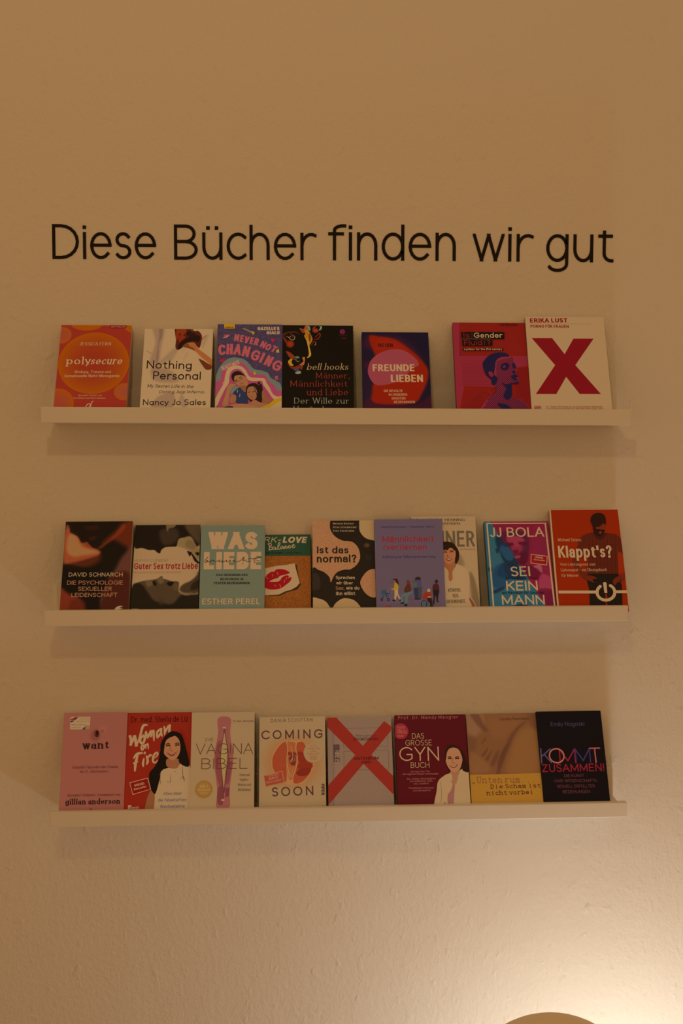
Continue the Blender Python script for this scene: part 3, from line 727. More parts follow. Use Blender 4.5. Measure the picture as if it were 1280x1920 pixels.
{"label":"tall cream paperback with one giant red X, rightmost on the top ledge","group":"paperbacks on the top ledge","w":16.04,"h":22.32,"t":1.5,"m":[[1.0,0.0,0.0,0.956959],[0.0,0.405802,-0.913961,-0.1078],[0.0,0.913961,0.405802,1.592387],[0.0,0.0,0.0,1.0]],"spine":[175,165,150],"back":[175,165,150],"art":[["B",[235,233,229]],["P",[169,34,72],[103,1739,518,1742,745,1380,949,1733,1361,1736,942,1134,1403,497,978,495,737,873,516,492,106,490,535,1132]],["T","ERIKA LUST",92,2093,100.0,771.5,0.0124,[169,34,72],0.26,""],["T","PORNO F\u00dcR FRAUEN",96,1978,61.3,781.5,0.0023,[169,34,72],0.24,""],["S",[180,159,163],4.2,[99,2067,1359,2073],0],["P",[192,86,122],[55,224,193,228,189,167,54,162]],["T","EROTIK",61,198,20.0,122.3,0.005,[246,233,246],0.2,""],["T","FILM",63,169,21.8,115.7,0.005,[246,233,246],0.2,""],["T","LE - Porno f\u00fcr Frauen ist ein revolution\u00e4rer Wegweiser",293,196,29.0,1117.9,0.005,[169,34,72],0.16,""],["T","durch Pornographie f\u00fcr alle die mehr \u00fcber sich",290,156,27.2,1125.5,0.005,[169,34,72],0.16,""]]},
{"label":"dark photo paperback with a blurred orange glow of a face, leftmost on the middle ledge","group":"paperbacks on the middle ledge","w":13.51,"h":19.38,"t":2.8,"m":[[0.999963,-0.007843,-0.003477,0.028186],[0.0,0.405293,-0.914187,-0.107652],[0.008579,0.914153,0.405278,1.200225],[0.0,0.0,0.0,1.0]],"spine":[20,16,16],"back":[20,16,16],"art":[["G",[41,38,41],[["s",[166,78,57],1.459,0.75,[767,1483,1021,1737,1161,1908,1388,1935,1389,1337,1240,1394,964,1552]],["s",[186,89,62],0.796,0.8,[693,1384,846,1511,1024,1680,1149,1865,1207,1793,1029,1595,849,1454,747,1370]],["s",[151,78,62],1.592,0.7,[-9,1123,389,1120,702,1229,710,1089,426,952,26,997]],["s",[209,126,102],0.796,1,[2,1744,221,1672,393,1486,696,1328,715,1229,520,1147,194,1065,6,1095]],["s",[224,196,168],0.929,0.9,[76,1644,224,1629,372,1401,644,1314,674,1258,410,1218,199,1191,58,1319]],["s",[224,130,122],0.531,0.8,[22,1859,116,1844,110,1744,19,1702]],["s",[195,104,92],0.318,0.9,[394,1472,459,1499,503,1442,560,1371,452,1400]],["s",[44,38,41],0.398,0.9,[110,1944,903,1938,761,1597,692,1399,587,1371,487,1485,432,1514,340,1486,265,1614,112,1701,94,1772]],["s",[93,52,41],0.663,0.5,[399,1827,639,1854,671,1768,444,1756]],["s",[108,60,47],0.531,0.5,[493,1599,626,1626,604,1541,497,1542]],["s",[134,97,107],1.194,1,[1063,946,1134,1114,1233,1253,1363,1323,1423,62,768,68,895,615]],["s",[99,56,57],1.061,1,[940,753,1333,833,1372,36,796,41,810,258]],["s",[35,34,41],0.929,1,[462,371,782,754,892,670,777,368,770,41,482,44]],["s",[35,34,41],0.796,0.85,[-28,1011,532,951,793,1032,575,673,296,510,116,442,-9,540]],["s",[169,82,72],0.929,0.95,[-21,526,102,456,212,387,387,303,456,44,-27,48]],["s",[131,63,57],1.061,0.8,[231,291,469,261,482,44,195,46]]],0.09,0],["T","DAVID SCHNARCH",133,776,83.3,1066.9,-0.0082,[246,246,246],0.12,""],["T","DIE PSYCHOLOGIE",111,607,82.9,1107.6,-0.0059,[238,196,188],0.12,""],["T","SEXUELLER",334,476,85.3,667.3,-0.0086,[238,196,188],0.12,""],["T","LEIDENSCHAFT",213,353,82.3,903.7,-0.0056,[238,196,188],0.12,""],["Q",[238,246,246],[1075,79,1105,133,1169,160,1235,152,1171,119,1237,112,1160,85,1175,37,1097,38]]]},
{"label":"sepia photo paperback of two faces about to kiss, on the middle ledge","group":"paperbacks on the middle ledge","w":13.21,"h":19.43,"t":1.6,"m":[[0.999963,-0.007604,-0.003973,0.166824],[0.0,0.463108,-0.886302,-0.107673],[0.008579,0.886269,0.463091,1.197476],[0.0,0.0,0.0,1.0]],"spine":[150,140,130],"back":[120,110,100],"art":[["G",[233,229,224],[["s",[47,45,49],0.187,1.0,[-46,1983,1365,1973,1361,1663,1300,1488,1167,1431,1025,1637,890,1623,856,1477,762,1463,628,1450,550,1392,527,1320,473,1335,403,1393,295,1394,159,1439,-4,1469]],["s",[119,115,117],0.801,0.9,[1013,1946,1352,1958,1354,1488,1271,1547,1101,1753]],["s",[93,89,92],0.935,0.8,[504,1817,827,1859,889,1667,760,1522,571,1523]],["s",[180,178,168],0.321,0.8,[632,1964,822,1962,785,1889,678,1860,667,1801,638,1831]],["s",[192,192,173],0.401,1,[891,1608,970,1652,1131,1680,1246,1489,1317,1372,1309,1198,1215,1228,1115,1373,979,1418,870,1462]],["s",[233,229,224],0.534,0.8,[844,1448,1034,1403,1123,1171,935,1172]],["s",[137,133,122],0.534,0.4,[1079,1622,1218,1518,1195,1402,1031,1476]],["p",[41,41,47],0.107,1.0,[1062,1374,1150,1344,1214,1256,1256,1198,1326,1111,1300,1083,1217,1155,1159,1286,1120,1243]],["p",[50,49,52],0.107,1.0,[1224,1329,1281,1256,1320,1285,1305,1343]],["s",[99,97,97],0.534,1,[1319,910,1333,499,1175,458,1016,473,947,544,1009,643,1166,726,1269,825]],["s",[59,56,57],0.401,0.9,[1195,655,1325,739,1330,569,1173,528]],["s",[108,104,102],0.24,1,[6,581,106,693,263,734,421,754,499,775,583,831,619,774,713,745,794,715,887,715,935,672,936,502,1070,445,1204,401,1348,428,1360,65,22,77]],["s",[44,45,47],0.668,0.9,[5,595,106,679,215,635,315,494,442,324,603,267,815,237,966,403,1071,431,1349,400,1360,65,8,77]],["s",[157,156,148],0.668,0.7,[263,720,395,733,425,662,322,606]],["s",[166,163,158],0.401,0.6,[500,761,591,802,635,717,558,661]],["s",[38,38,41],0.16,0.9,[403,705,449,726,492,661,467,619,426,648]],["s",[35,34,41],0.16,0.95,[690,674,728,702,821,708,823,659,772,616,718,631]],["s",[137,130,128],0.401,0.5,[823,673,916,658,908,531,828,545]],["s",[224,218,213],0.134,0.6,[937,474,1070,445,1150,416,1045,420]],["s",[93,89,87],0.401,0.5,[545,379,652,350,632,211,551,239]]],0.09,0],["Q",[238,240,244],[-21,126,57,143,162,137,230,103,-19,91]],["T","ULRICH CLEMENT",24,1144,54.8,677.7,-0.0081,[166,159,158],0.12,"w"],["T","Guter Sex trotz Liebe",20,978,134.9,1275.9,-0.0015,[189,49,87],0.145,"g",0.76],["T","\u00dcber die Kunst der erotischen Paarbeziehung",26,884,48.5,936.4,0.0069,[209,189,198],0.13,""]]},
{"label":"dusty teal paperback with two huge cream title words, on the middle ledge","group":"paperbacks on the middle ledge","w":12.87,"h":18.63,"t":2.0,"m":[[0.999963,-0.007864,-0.00343,0.301899],[0.0,0.399786,-0.916608,-0.1078],[0.008579,0.916575,0.399772,1.199221],[0.0,0.0,0.0,1.0]],"spine":[110,140,138],"back":[110,140,138],"art":[["B",[148,191,213]],["T","WAS",149,1360,366.2,992.4,-0.0077,[246,240,239],0.3,""],["T","LIEBE",69,937,364.4,1163.4,-0.0033,[246,240,239],0.31,""],["C",[44,49,62],12.0,[154,1196,121,1161,89,1098,110,1077,145,1105,149,1119,122,1112,183,1088,223,1093],0],["C",[44,49,62],10.7,[189,1091,235,1132,256,1111,269,1125,303,1090],0],["C",[44,49,62],10.7,[303,1090,356,1117,396,1131,370,1092,410,1096,449,1116,437,1082,490,1102,529,1123,523,1091,563,1095,609,1129,584,1073],0],["C",[44,49,62],10.7,[637,1101,689,1129,670,1090,744,1093,823,1128,876,1190,850,1113,903,1127,924,1099,957,1084,1011,1105],0],["C",[44,49,62],10.7,[970,1154,1117,1151,1170,1181,1231,1174],0],["C",[44,49,62],10.7,[1117,1181,1077,1126,1098,1055],0],["C",[44,49,62],8.0,[1097,1125,1151,1104,1198,1111],0],["T","DAS GEHEIMNIS DES",325,796,44.5,625.1,-0.0082,[32,49,67],0.22,""],["T","BEGEHRENS IN",410,709,44.4,455.6,-0.0083,[32,49,67],0.22,""],["T","FESTEN BEZIEHUNGEN",286,625,49.8,703.1,-0.0045,[32,49,67],0.22,""],["T","ESTHER PEREL",58,212,120.3,1149.7,-0.0064,[246,240,239],0.19,""]]},
{"label":"short cork-brown paperback with a red lipstick kiss, half hidden behind its teal neighbour","group":"paperbacks on the middle ledge","w":13.15,"h":16.98,"t":1.0,"m":[[0.999963,-0.007747,-0.003686,0.391652],[0.0,0.429653,-0.902994,-0.085501],[0.008579,0.902961,0.429637,1.196292],[0.0,0.0,0.0,1.0]],"spine":[40,80,60],"back":[150,90,40],"art":[["G",[189,133,77],[],0.09,[0.13,0.1,5]],["P",[61,119,117],[-181,1712,1328,1701,1326,1236,-173,1241]],["T","WORK-",-1,1531,122.2,701.3,-0.0076,[246,246,246],0.13,"i"],["T","LOVE",740,1520,134.0,486.8,-0.0136,[246,246,246],0.3,"i"],["C",[246,246,246],17.6,[451,1496,483,1438,466,1366],0],["C",[246,246,246],14.9,[435,1496,503,1503,516,1467,469,1438,524,1423,531,1380,463,1363],0],["C",[246,246,246],14.9,[592,1423,558,1430,537,1394,565,1379,605,1415,601,1376,639,1393,687,1494,680,1531,655,1495,646,1408,673,1378,714,1407],0],["C",[246,246,246],14.9,[748,1443,714,1436,705,1400,728,1390,762,1436,759,1395,789,1392],0],["C",[246,246,246],14.9,[782,1392,796,1443,816,1447,809,1399,837,1403,850,1435,884,1457],0],["C",[246,246,246],14.9,[911,1449,877,1449,864,1413,898,1403,925,1434,966,1456,979,1478,959,1481,939,1434,966,1408,1007,1448],0],["T","Mareike Steger und Paul",178,1292,34.6,943.5,-0.0078,[30,56,62],0.24,""],["P",[85,67,52],[-158,382,684,385,818,451,1046,519,1116,617,1093,688,1073,773,1033,1030,1004,1071,966,774,509,637,-162,642]],["P",[246,246,246],[-169,983,385,967,641,1022,830,1039,995,1074,1009,973,1047,830,1093,653,1033,576,912,506,805,479,671,410,390,396,-159,417]],["Q",[209,38,72],[361,666,413,807,507,892,574,898,615,941,695,954,804,932,891,874,831,839,750,819,683,798,642,749,548,728,488,693,508,682,670,692,737,776,831,818,878,796,858,761,925,775,898,690,804,606,697,536,563,516,442,531,361,595]],["Q",[246,246,246],[488,690,562,735,669,770,696,805,817,825,737,783,683,706,576,690]],["C",[246,246,246],8.1,[628,891,650,855,658,819],1],["C",[246,246,246],8.1,[534,849,548,820,548,792],1],["C",[246,246,246],8.1,[683,635,704,589,711,543],1],["C",[246,246,246],8.1,[420,786,437,761,441,736],1],["C",[246,246,246],8.1,[831,775,824,747,804,719],1],["C",[246,246,246],8.1,[777,719,784,691,777,663],1],["C",[246,246,246],8.1,[589,622,600,600,596,579],1]]},
{"label":"salmon paperback with large black and beige circle pattern, on the middle ledge","group":"paperbacks on the middle ledge","w":12.57,"h":19.42,"t":1.9,"m":[[0.999963,-0.007895,-0.003357,0.527163],[0.0,0.391335,-0.920248,-0.097],[0.008579,0.920214,0.391321,1.200593],[0.0,0.0,0.0,1.0]],"spine":[190,130,100],"back":[190,130,100],"art":[["G",[233,200,188],[],0.09,[0.05,0.09,7]],["Q",[56,56,64],[355,1815,377,1987,461,2103,735,2130,1117,2098,1389,2009,1374,1436,1359,844,1239,908,1117,874,1021,777,951,624,1014,457,1119,346,1225,310,1291,310,1283,-40,-17,-28,-12,883,123,893,243,839,336,740,362,636,417,754,498,851,633,898,754,904,877,988,947,1100,960,1212,925,1354,832,1468,724,1501,616,1513,481,1585,388,1700]],["Q",[73,74,82],[1,799,95,812,148,672,133,506,-1,493]],["Q",[238,233,213],[955,1839,978,1983,1117,2098,1391,2096,1376,1514,1240,1515,1078,1566,972,1696]],["Q",[238,233,213],[-42,298,131,296,264,229,355,89,382,89,450,200,571,289,677,301,810,266,915,169,979,45,976,-91,-44,-82]],["R",[128,111,97],[59,58,67],[1101,1409,67.3,56.2]],["Q",[61,63,77],[1071,1211,1179,1211,1176,1098,1068,1099]],["T","Melanie B\u00fcttner",419,1860,43.2,426.5,-0.0071,[246,246,246],0.13,"w"],["T","Alina Schadwinkel",418,1782,43.1,476.4,-0.0072,[246,246,246],0.13,"w"],["T","Sven Stockrahm",417,1705,43.0,429.7,-0.0073,[246,246,246],0.13,"w"],["T","Ist das",87,1244,150.0,638.6,-0.0077,[56,60,72],0.2,"",0.74],["T","normal?",83,1050,160.5,801.4,0.0026,[56,60,72],0.2,"",0.74],["T","Sprechen",461,700,69.6,383.4,-0.0083,[246,246,246],0.18,"",0.74],["T","wir \u00fcber",468,591,63.9,340.0,-0.0084,[246,246,246],0.18,"",0.74],["T","Sex,",458,481,66.4,176.4,-0.0085,[224,189,178],0.16,"",0.74],["T","wie du",667,482,66.4,262.0,-0.0085,[246,246,246],0.18,"",0.74],["T","ihn willst",465,367,71.7,381.7,0.0058,[246,246,246],0.18,"",0.74]]},
{"label":"lavender paperback with small cartoon people along its foot, on the middle ledge","group":"paperbacks on the middle ledge","w":13.84,"h":19.94,"t":1.2,"m":[[0.999963,-0.007924,-0.003288,0.653184],[0.0,0.383297,-0.923625,-0.1055],[0.008579,0.923591,0.383283,1.198839],[0.0,0.0,0.0,1.0]],"spine":[120,105,150],"back":[120,105,150],"art":[["B",[140,143,229]],["T","Daniel Holtermann / Alexander Hahne",137,1810,45.7,1081.3,0.0008,[70,74,188],0.15,""],["T","M\u00e4nnlichkeit",158,1503,136.0,1048.5,0.0033,[198,60,107],0.135,"",0.74],["T","(ver)lernen",167,1339,124.1,880.9,-0.0012,[198,60,107],0.135,"",0.74],["T","Anleitung zur Selbstverantwortung",141,1171,56.1,1073.2,0.0,[70,74,188],0.13,""],["Q",[93,148,246],[89,411,97,480,151,521,189,514,192,438,276,430,254,383,134,370]],["S",[50,52,102],10.8,[189,514,192,438,276,437],0],["S",[50,52,102],10.8,[148,384,113,315],0],["S",[50,52,102],10.8,[196,438,239,301],0],["P",[50,52,102],[88,335,136,334,135,288,89,288]],["P",[140,143,229],[101,321,122,321,122,302,103,302]],["E",[50,52,102],[242,307,26.9,28.0,0]],["E",[140,143,229],[242,307,13.4,14.0,0]],["S",[180,159,173],8.1,[217,465,285,527,352,519],0],["C",[50,52,102],5.4,[97,480,162,425],0],["C",[50,52,102],5.4,[145,514,169,424],0],["Q",[88,63,67],[344,713,385,743,438,726,459,629,421,615,397,684,362,650]],["Q",[195,163,158],[354,699,384,705,389,650,362,650]],["Q",[238,229,122],[375,643,422,643,453,573,438,505,365,505,311,513,305,531,359,547]],["P",[246,246,246],[367,505,442,505,442,422,492,312,465,305,415,402,392,299,359,299,369,423]],["Q",[50,52,102],[321,300,372,308,369,278,331,283]],["Q",[50,52,102],[465,304,499,319,491,276,464,277]],["E",[146,89,92],[650,661,39.0,46.1,0]],["Q",[117,82,87],[564,476,587,559,635,620,689,613,705,516,697,475,616,428]],["Q",[125,181,246],[569,435,643,455,718,482,723,433,640,366,622,215,568,202,573,339,534,366,536,243,490,244,497,381]],["Q",[50,52,102],[483,241,550,250,542,221,489,222]],["Q",[50,52,102],[555,202,617,215,607,172,561,175]],["S",[166,122,188],9.4,[695,406,705,310,718,221],0],["S",[166,122,188],8.1,[639,318,759,312],0],["Q",[70,63,87],[786,723,815,764,868,771,901,743,886,701,812,702]],["P",[117,159,173],[758,681,826,702,827,557,760,543]],["P",[108,126,246],[832,702,906,701,917,556,831,543]],["P",[99,133,246],[748,695,833,709,913,701,911,666,757,661]],["P",[64,93,213],[753,543,831,543,820,316,772,316]],["P",[96,119,158],[840,550,919,556,899,322,839,316]],["S",[50,52,102],8.1,[833,543,828,320],0],["P",[50,52,102],[765,321,879,325,881,303,772,304]],["E",[246,246,246],[1055,485,32.3,36.3,0]],["Q",[204,82,82],[932,329,956,418,1017,458,1090,444,1100,362,1039,321,959,315]],["P",[246,246,246],[1027,355,1094,369,1092,327,1032,321]],["Q",[73,56,77],[1019,321,1106,327,1120,183,1146,170,1085,150,1060,170]],["E",[50,52,102],[951,212,59.2,72.7,0]],["E",[128,181,246],[951,212,45.7,58.7,0]],["S",[50,52,102],8.1,[954,270,950,155],0],["S",[50,52,102],8.1,[901,213,1005,212],0],["E",[108,159,246],[1040,191,29.6,55.9,0]],["E",[70,56,72],[1218,674,30.9,37.7,0]],["Q",[102,63,87],[1135,554,1157,609,1211,629,1257,594,1259,484,1178,471,1137,499]],["Q",[59,52,77],[1141,485,1259,491,1241,374,1230,271,1263,251,1209,254,1198,374,1173,347,1155,217,1128,211,1148,375]],["P",[195,78,97],[175,171,308,177,261,150,247,109,174,110]],["T","( (",275,643,38.7,53.5,-0.0083,[93,86,148],0.12,""]]},
{"label":"white paperback with dark-haired woman in white blouse, partly hidden behind its lavender neighbour","group":"paperbacks on the middle ledge","w":13.27,"h":20.46,"t":1.0,"m":[[0.999963,-0.007936,-0.003261,0.729497],[0.0,0.38007,-0.924958,-0.090502],[0.008579,0.924924,0.380056,1.198695],[0.0,0.0,0.0,1.0]],"spine":[180,170,155],"back":[180,170,155],"art":[["G",[235,233,229],[["s",[180,174,168],1.086,0.8,[841,1196,978,1223,1049,997,887,1012]],["s",[169,167,163],0.679,0.95,[1150,856,1250,687,1328,119,1181,121,1133,507]],["s",[246,246,246],0.815,0.6,[478,959,833,1027,1073,926,1143,716,1100,121,444,127]]],0.1,0],["T","ANN-MARLENE HENNING",-23,1946,57.6,1129.5,-0.007,[59,63,72],0.17,""],["T","JESPER BAY HANSEN",-26,1868,57.5,1028.1,-0.0071,[59,63,72],0.17,""],["T","M\u00c4NNER",-35,1400,339.2,1321.7,-0.0075,[140,148,153],0.14,""],["T","Das Handbuch",969,1319,42.5,324.3,-0.0076,[180,178,178],0.13,""],["Q",[224,226,224],[1137,314,1201,258,1248,120,1113,107]],["Q",[195,126,117],[1110,314,1174,258,1235,134,1247,106,1113,107]],["Q",[246,246,246],[390,114,420,862,615,1000,724,999,874,1026,1020,955,1096,856,1142,688,1110,314,1113,107]],["Q",[212,163,143],[621,1141,863,1083,886,998,806,872,799,719,749,663,718,719,718,873,641,972,562,1029]],["Q",[64,49,52],[425,1340,540,1467,691,1502,827,1479,905,1393,954,1280,947,1138,902,1040,862,1054,857,1252,654,1282,629,1000,521,1029,432,1171]],["Q",[238,189,173],[616,1339,659,1381,794,1366,874,1323,882,1195,836,1083,752,1020,672,1056,616,1169]],["Q",[61,49,52],[601,1311,620,1424,690,1466,852,1437,902,1337,860,1309,821,1359,767,1366,724,1317,684,1331]],["C",[64,52,57],16.3,[633,1268,682,1282,708,1265],0],["C",[64,52,57],16.3,[770,1274,811,1292,845,1278],0],["C",[137,97,92],13.6,[648,1296,703,1307],0],["C",[137,97,92],13.6,[764,1309,833,1316],0],["Q",[169,86,107],[689,1133,798,1154,782,1104,728,1091]],["Q",[246,246,246],[705,1133,787,1145,772,1120,728,1112]],["C",[180,133,122],12.2,[720,1225,711,1183,745,1171],0],["T","K\u00d6RPER.",701,441,69.2,260.1,0.0234,[93,100,112],0.13,""],["T","SEX.",785,327,69.0,124.2,0.0581,[93,100,112],0.13,""],["T","GESUNDHEIT.",655,210,68.8,389.4,0.0125,[93,100,112],0.13,""]]},
{"label":"blue and magenta split portrait paperback with a thin cream frame, on the middle ledge","group":"paperbacks on the middle ledge","w":13.21,"h":19.64,"t":1.6,"m":[[0.999963,-0.007628,-0.003926,0.879512],[0.0,0.45761,-0.889153,-0.107593],[0.008579,0.88912,0.457593,1.203503],[0.0,0.0,0.0,1.0]],"spine":[60,100,140],"back":[150,60,90],"art":[["G",[70,159,246],[["p",[180,56,138],0.135,1.0,[117,1986,1549,1975,1373,56,1146,58,720,912,310,1614]],["s",[30,60,128],0.542,0.75,[215,1615,360,1732,678,1759,862,1669,898,1433,854,1229,799,1056,619,1000,429,1001,329,1118,262,1321,216,1439]],["p",[169,52,128],0.108,0.55,[131,1986,1053,1979,925,1433,877,1171,720,912,310,1614]],["s",[56,133,246],0.542,0.9,[280,1380,409,1466,555,1232,519,1116,411,1117,324,1234]],["s",[224,100,188],0.677,0.8,[447,1613,668,1641,798,1551,762,1434,596,1406,477,1466]],["s",[209,86,168],0.542,0.7,[516,1436,652,1435,757,1376,696,1289,557,1261]],["s",[108,34,97],0.352,0.8,[424,1481,548,1495,571,1436,460,1422]],["s",[108,34,97],0.352,0.8,[672,1508,836,1507,831,1448,708,1442]],["s",[111,38,97],0.325,0.8,[548,1319,658,1333,640,1275,571,1261]],["s",[117,38,102],0.812,0.85,[636,1217,832,1288,815,1085,700,999,628,1115]],["s",[218,108,198],0.325,0.8,[580,1202,690,1216,672,1158,590,1152]],["s",[38,86,168],0.325,0.8,[355,1467,436,1466,459,1407,364,1408]],["s",[35,78,158],0.325,0.8,[197,1366,265,1365,245,1263,205,1278]],["s",[169,56,133],0.406,0.7,[897,1419,964,1404,929,1316,890,1331]],["s",[35,71,153],0.542,0.8,[311,1045,431,1030,619,1000,691,884,757,697,408,714,185,802]],["s",[44,108,218],0.542,0.7,[126,917,311,1045,340,887,408,714,314,530,100,546]],["s",[128,41,112],0.542,0.8,[725,970,890,997,1015,881,1101,780,1000,695,814,739]],["s",[224,167,244],0.325,0.8,[941,968,1082,1025,1110,880,1093,837,1019,924]],["s",[224,115,218],0.542,0.7,[1090,809,1260,736,1277,479,1034,467,1024,666]],["s",[35,74,158],0.352,0.8,[53,447,315,544,283,474,89,391]],["s",[137,45,122],0.406,0.7,[994,468,1301,451,1279,57,1150,100]],["s",[27,45,107],0.271,0.8,[499,148,742,174,708,90,522,92]],["p",[35,67,138],0.081,0.85,[20,958,104,958,98,867,21,868]],["s",[166,67,153],0.812,0.5,[1084,1697,1221,1696,1238,1255,965,1258]]],0.075,0],["P",[246,246,246],[42,1934,1286,1930,1284,1912,43,1912]],["P",[246,246,246],[42,1934,72,1934,86,110,56,110]],["P",[246,246,246],[1244,1925,1276,1925,1308,106,1278,106]],["T","JJ BOLA",103,1621,209.7,1114.6,0.0004,[246,246,246],0.155,""],["T","SEI",468,762,209.4,391.8,0.0135,[246,246,246],0.155,""],["T","KEIN",355,456,210.1,632.3,0.0002,[246,246,246],0.15,""],["T","MANN",246,161,205.1,857.3,-0.0025,[246,246,246],0.15,""],["T","Warum M\u00e4nnlichkeit",350,700,42.8,652.0,-0.0085,[32,38,77],0.16,"w"],["T","ein Albtraum f\u00fcr Jungs ist",260,394,45.2,840.3,-0.0088,[27,38,77],0.2,""],["P",[246,246,246],[907,1241,1243,1197,1215,992,888,1041]],["P",[192,45,67],[917,1226,1229,1186,1205,1006,902,1052]],["T","SPIEGEL",986,1152,43.5,168.1,-0.1204,[246,215,246],0.2,""],["T","Bestseller",959,1109,29.0,223.5,-0.1249,[246,246,246],0.22,""]]},
{"label":"orange-red paperback of a man looking down above a cream power symbol, middle ledge","group":"paperbacks on the middle ledge","w":14.27,"h":21.8,"t":1.7,"m":[[0.999963,-0.007835,-0.003494,1.013731],[0.0,0.407309,-0.91329,-0.1078],[0.008579,0.913257,0.407294,1.204257],[0.0,0.0,0.0,1.0]],"spine":[185,160,135],"back":[185,160,135],"art":[["B",[244,240,244]],["P",[192,67,27],[29,2171,1415,2172,1443,-193,35,-180]],["Q",[122,60,57],[589,1564,719,1644,907,1683,1137,1665,1333,1623,1415,1509,1421,1187,1341,1236,1325,1381,1318,997,1294,759,701,764,713,1065,684,1257,581,1130,465,1195,512,1387]],["Q",[140,67,62],[380,1100,465,1195,526,1019,479,1003,587,844,704,795,832,699,753,669,777,590,675,638,573,686,491,797,411,924]],["Q",[198,74,41],[1326,1236,1421,1187,1408,837,1422,742,1308,743,1310,997]],["Q",[166,63,52],[1178,665,1247,743,1405,805,1414,663,1324,601,1196,539,1219,618,1159,618]],["S",[148,74,72],6.1,[713,1579,1366,1564],0],["S",[148,74,72],6.1,[710,1545,1363,1530],0],["S",[148,74,72],6.1,[707,1511,1359,1497],0],["S",[148,74,72],6.1,[704,1477,1356,1463],0],["S",[148,74,72],6.1,[701,1443,1353,1429],0],["S",[148,74,72],6.1,[698,1410,1349,1395],0],["S",[148,74,72],6.1,[603,1377,1346,1361],0],["S",[148,74,72],6.1,[600,1343,1343,1327],0],["S",[148,74,72],6.1,[597,1309,1339,1294],0],["S",[148,74,72],6.1,[594,1275,1336,1260],0],["S",[148,74,72],6.1,[591,1242,1333,1226],0],["S",[148,74,72],6.1,[588,1208,1329,1193],0],["S",[148,74,72],6.1,[585,1175,1326,1159],0],["S",[148,74,72],6.1,[582,1141,1323,1126],0],["S",[148,74,72],6.1,[579,1108,1319,1092],0],["S",[148,74,72],6.1,[576,1074,1316,1059],0],["S",[148,74,72],6.1,[574,1041,1313,1025],0],["S",[148,74,72],6.1,[571,1007,1309,992],0],["S",[148,74,72],6.1,[568,974,1306,958],0],["S",[148,74,72],6.1,[565,941,1303,925],0],["S",[148,74,72],6.1,[562,907,1300,892],0],["S",[148,74,72],6.1,[559,874,1296,859],0],["S",[148,74,72],6.1,[556,841,1293,825],0],["S",[148,74,72],6.1,[553,808,1290,792],0],["S",[102,49,52],4.6,[761,1595,703,779],0],["S",[102,49,52],4.6,[838,1594,779,779],0],["S",[102,49,52],4.6,[915,1594,855,778],0],["S",[102,49,52],4.6,[991,1593,931,778],0],["S",[102,49,52],4.6,[1068,1593,1007,777],0],["S",[102,49,52],4.6,[1145,1592,1083,776],0],["S",[102,49,52],4.6,[1222,1591,1159,776],0],["S",[102,49,52],4.6,[1299,1591,1235,775],0],["Q",[64,41,47],[829,1920,862,2034,960,2091,1069,2090,1139,2016,1144,1868,1104,1803,1073,1641,991,1585,916,1610,865,1724,858,1822]],["Q",[157,74,62],[933,1788,1011,1804,1095,1869,1121,1787,1097,1730,1034,1723,990,1739,929,1748]],["Q",[166,86,77],[977,1682,1033,1703,1019,1641,989,1650]],["Q",[41,34,41],[929,1748,1096,1722,1078,1698,942,1723]],["Q",[93,49,52],[862,1691,916,1610,991,1585,1088,1641,1136,1657,1016,1528,912,1561]],["P",[47,45,52],[673,788,1282,791,1317,680,1339,522,1282,-191,1020,-189,1001,400,930,-188,638,-186,673,450,640,670]],["Q",[146,67,62],[654,748,761,747,847,691,753,669,790,605,705,638,632,670]],["Q",[146,67,62],[1159,618,1212,696,1323,743,1394,695,1298,648,1322,585,1265,617,1197,547]],["S",[246,244,246],58.0,[47,414,805,408],0],["S",[246,244,246],58.0,[1199,411,1444,409],0],["S",[246,244,246],61.1,[1104,540,1130,521,1152,498,1168,471,1177,441,1180,410,1176,379,1166,348,1149,319,1127,294,1100,272,1069,255,1036,244,1001,238,967,239,933,246,903,258,876,276,853,298,837,325,826,354,822,385,825,417,834,448,850,477,872,503,898,525],0],["E",[246,244,246],[1103,539,30.5,30.4,0]],["E",[246,244,246],[897,525,30.5,30.4,0]],["P",[246,244,246],[959,596,984,616,1014,616,1032,595,1027,387,970,388]],["P",[192,67,27],[986,369,1013,368,1022,272,980,272]],["T","Michael Sztenc",124,1486,67.8,480.3,-0.0075,[246,233,224],0.12,""],["T","Klappt's?",108,1136,253.0,1093.0,0.0009,[246,244,246],0.175,"",0.74],["T","Vom Leistungssex zum",125,964,63.5,716.1,-0.0036,[246,229,224],0.12,""],["T","Liebesspiel - ein \u00dcbungsbuch",130,844,63.3,931.5,0.0021,[246,229,224],0.12,""],["T","f\u00fcr M\u00e4nner",133,727,63.1,349.5,0.0098,[246,229,224],0.12,""],["T","VERLAG",220,98,27.8,150.3,-0.0089,[224,178,173],0.15,""]]},
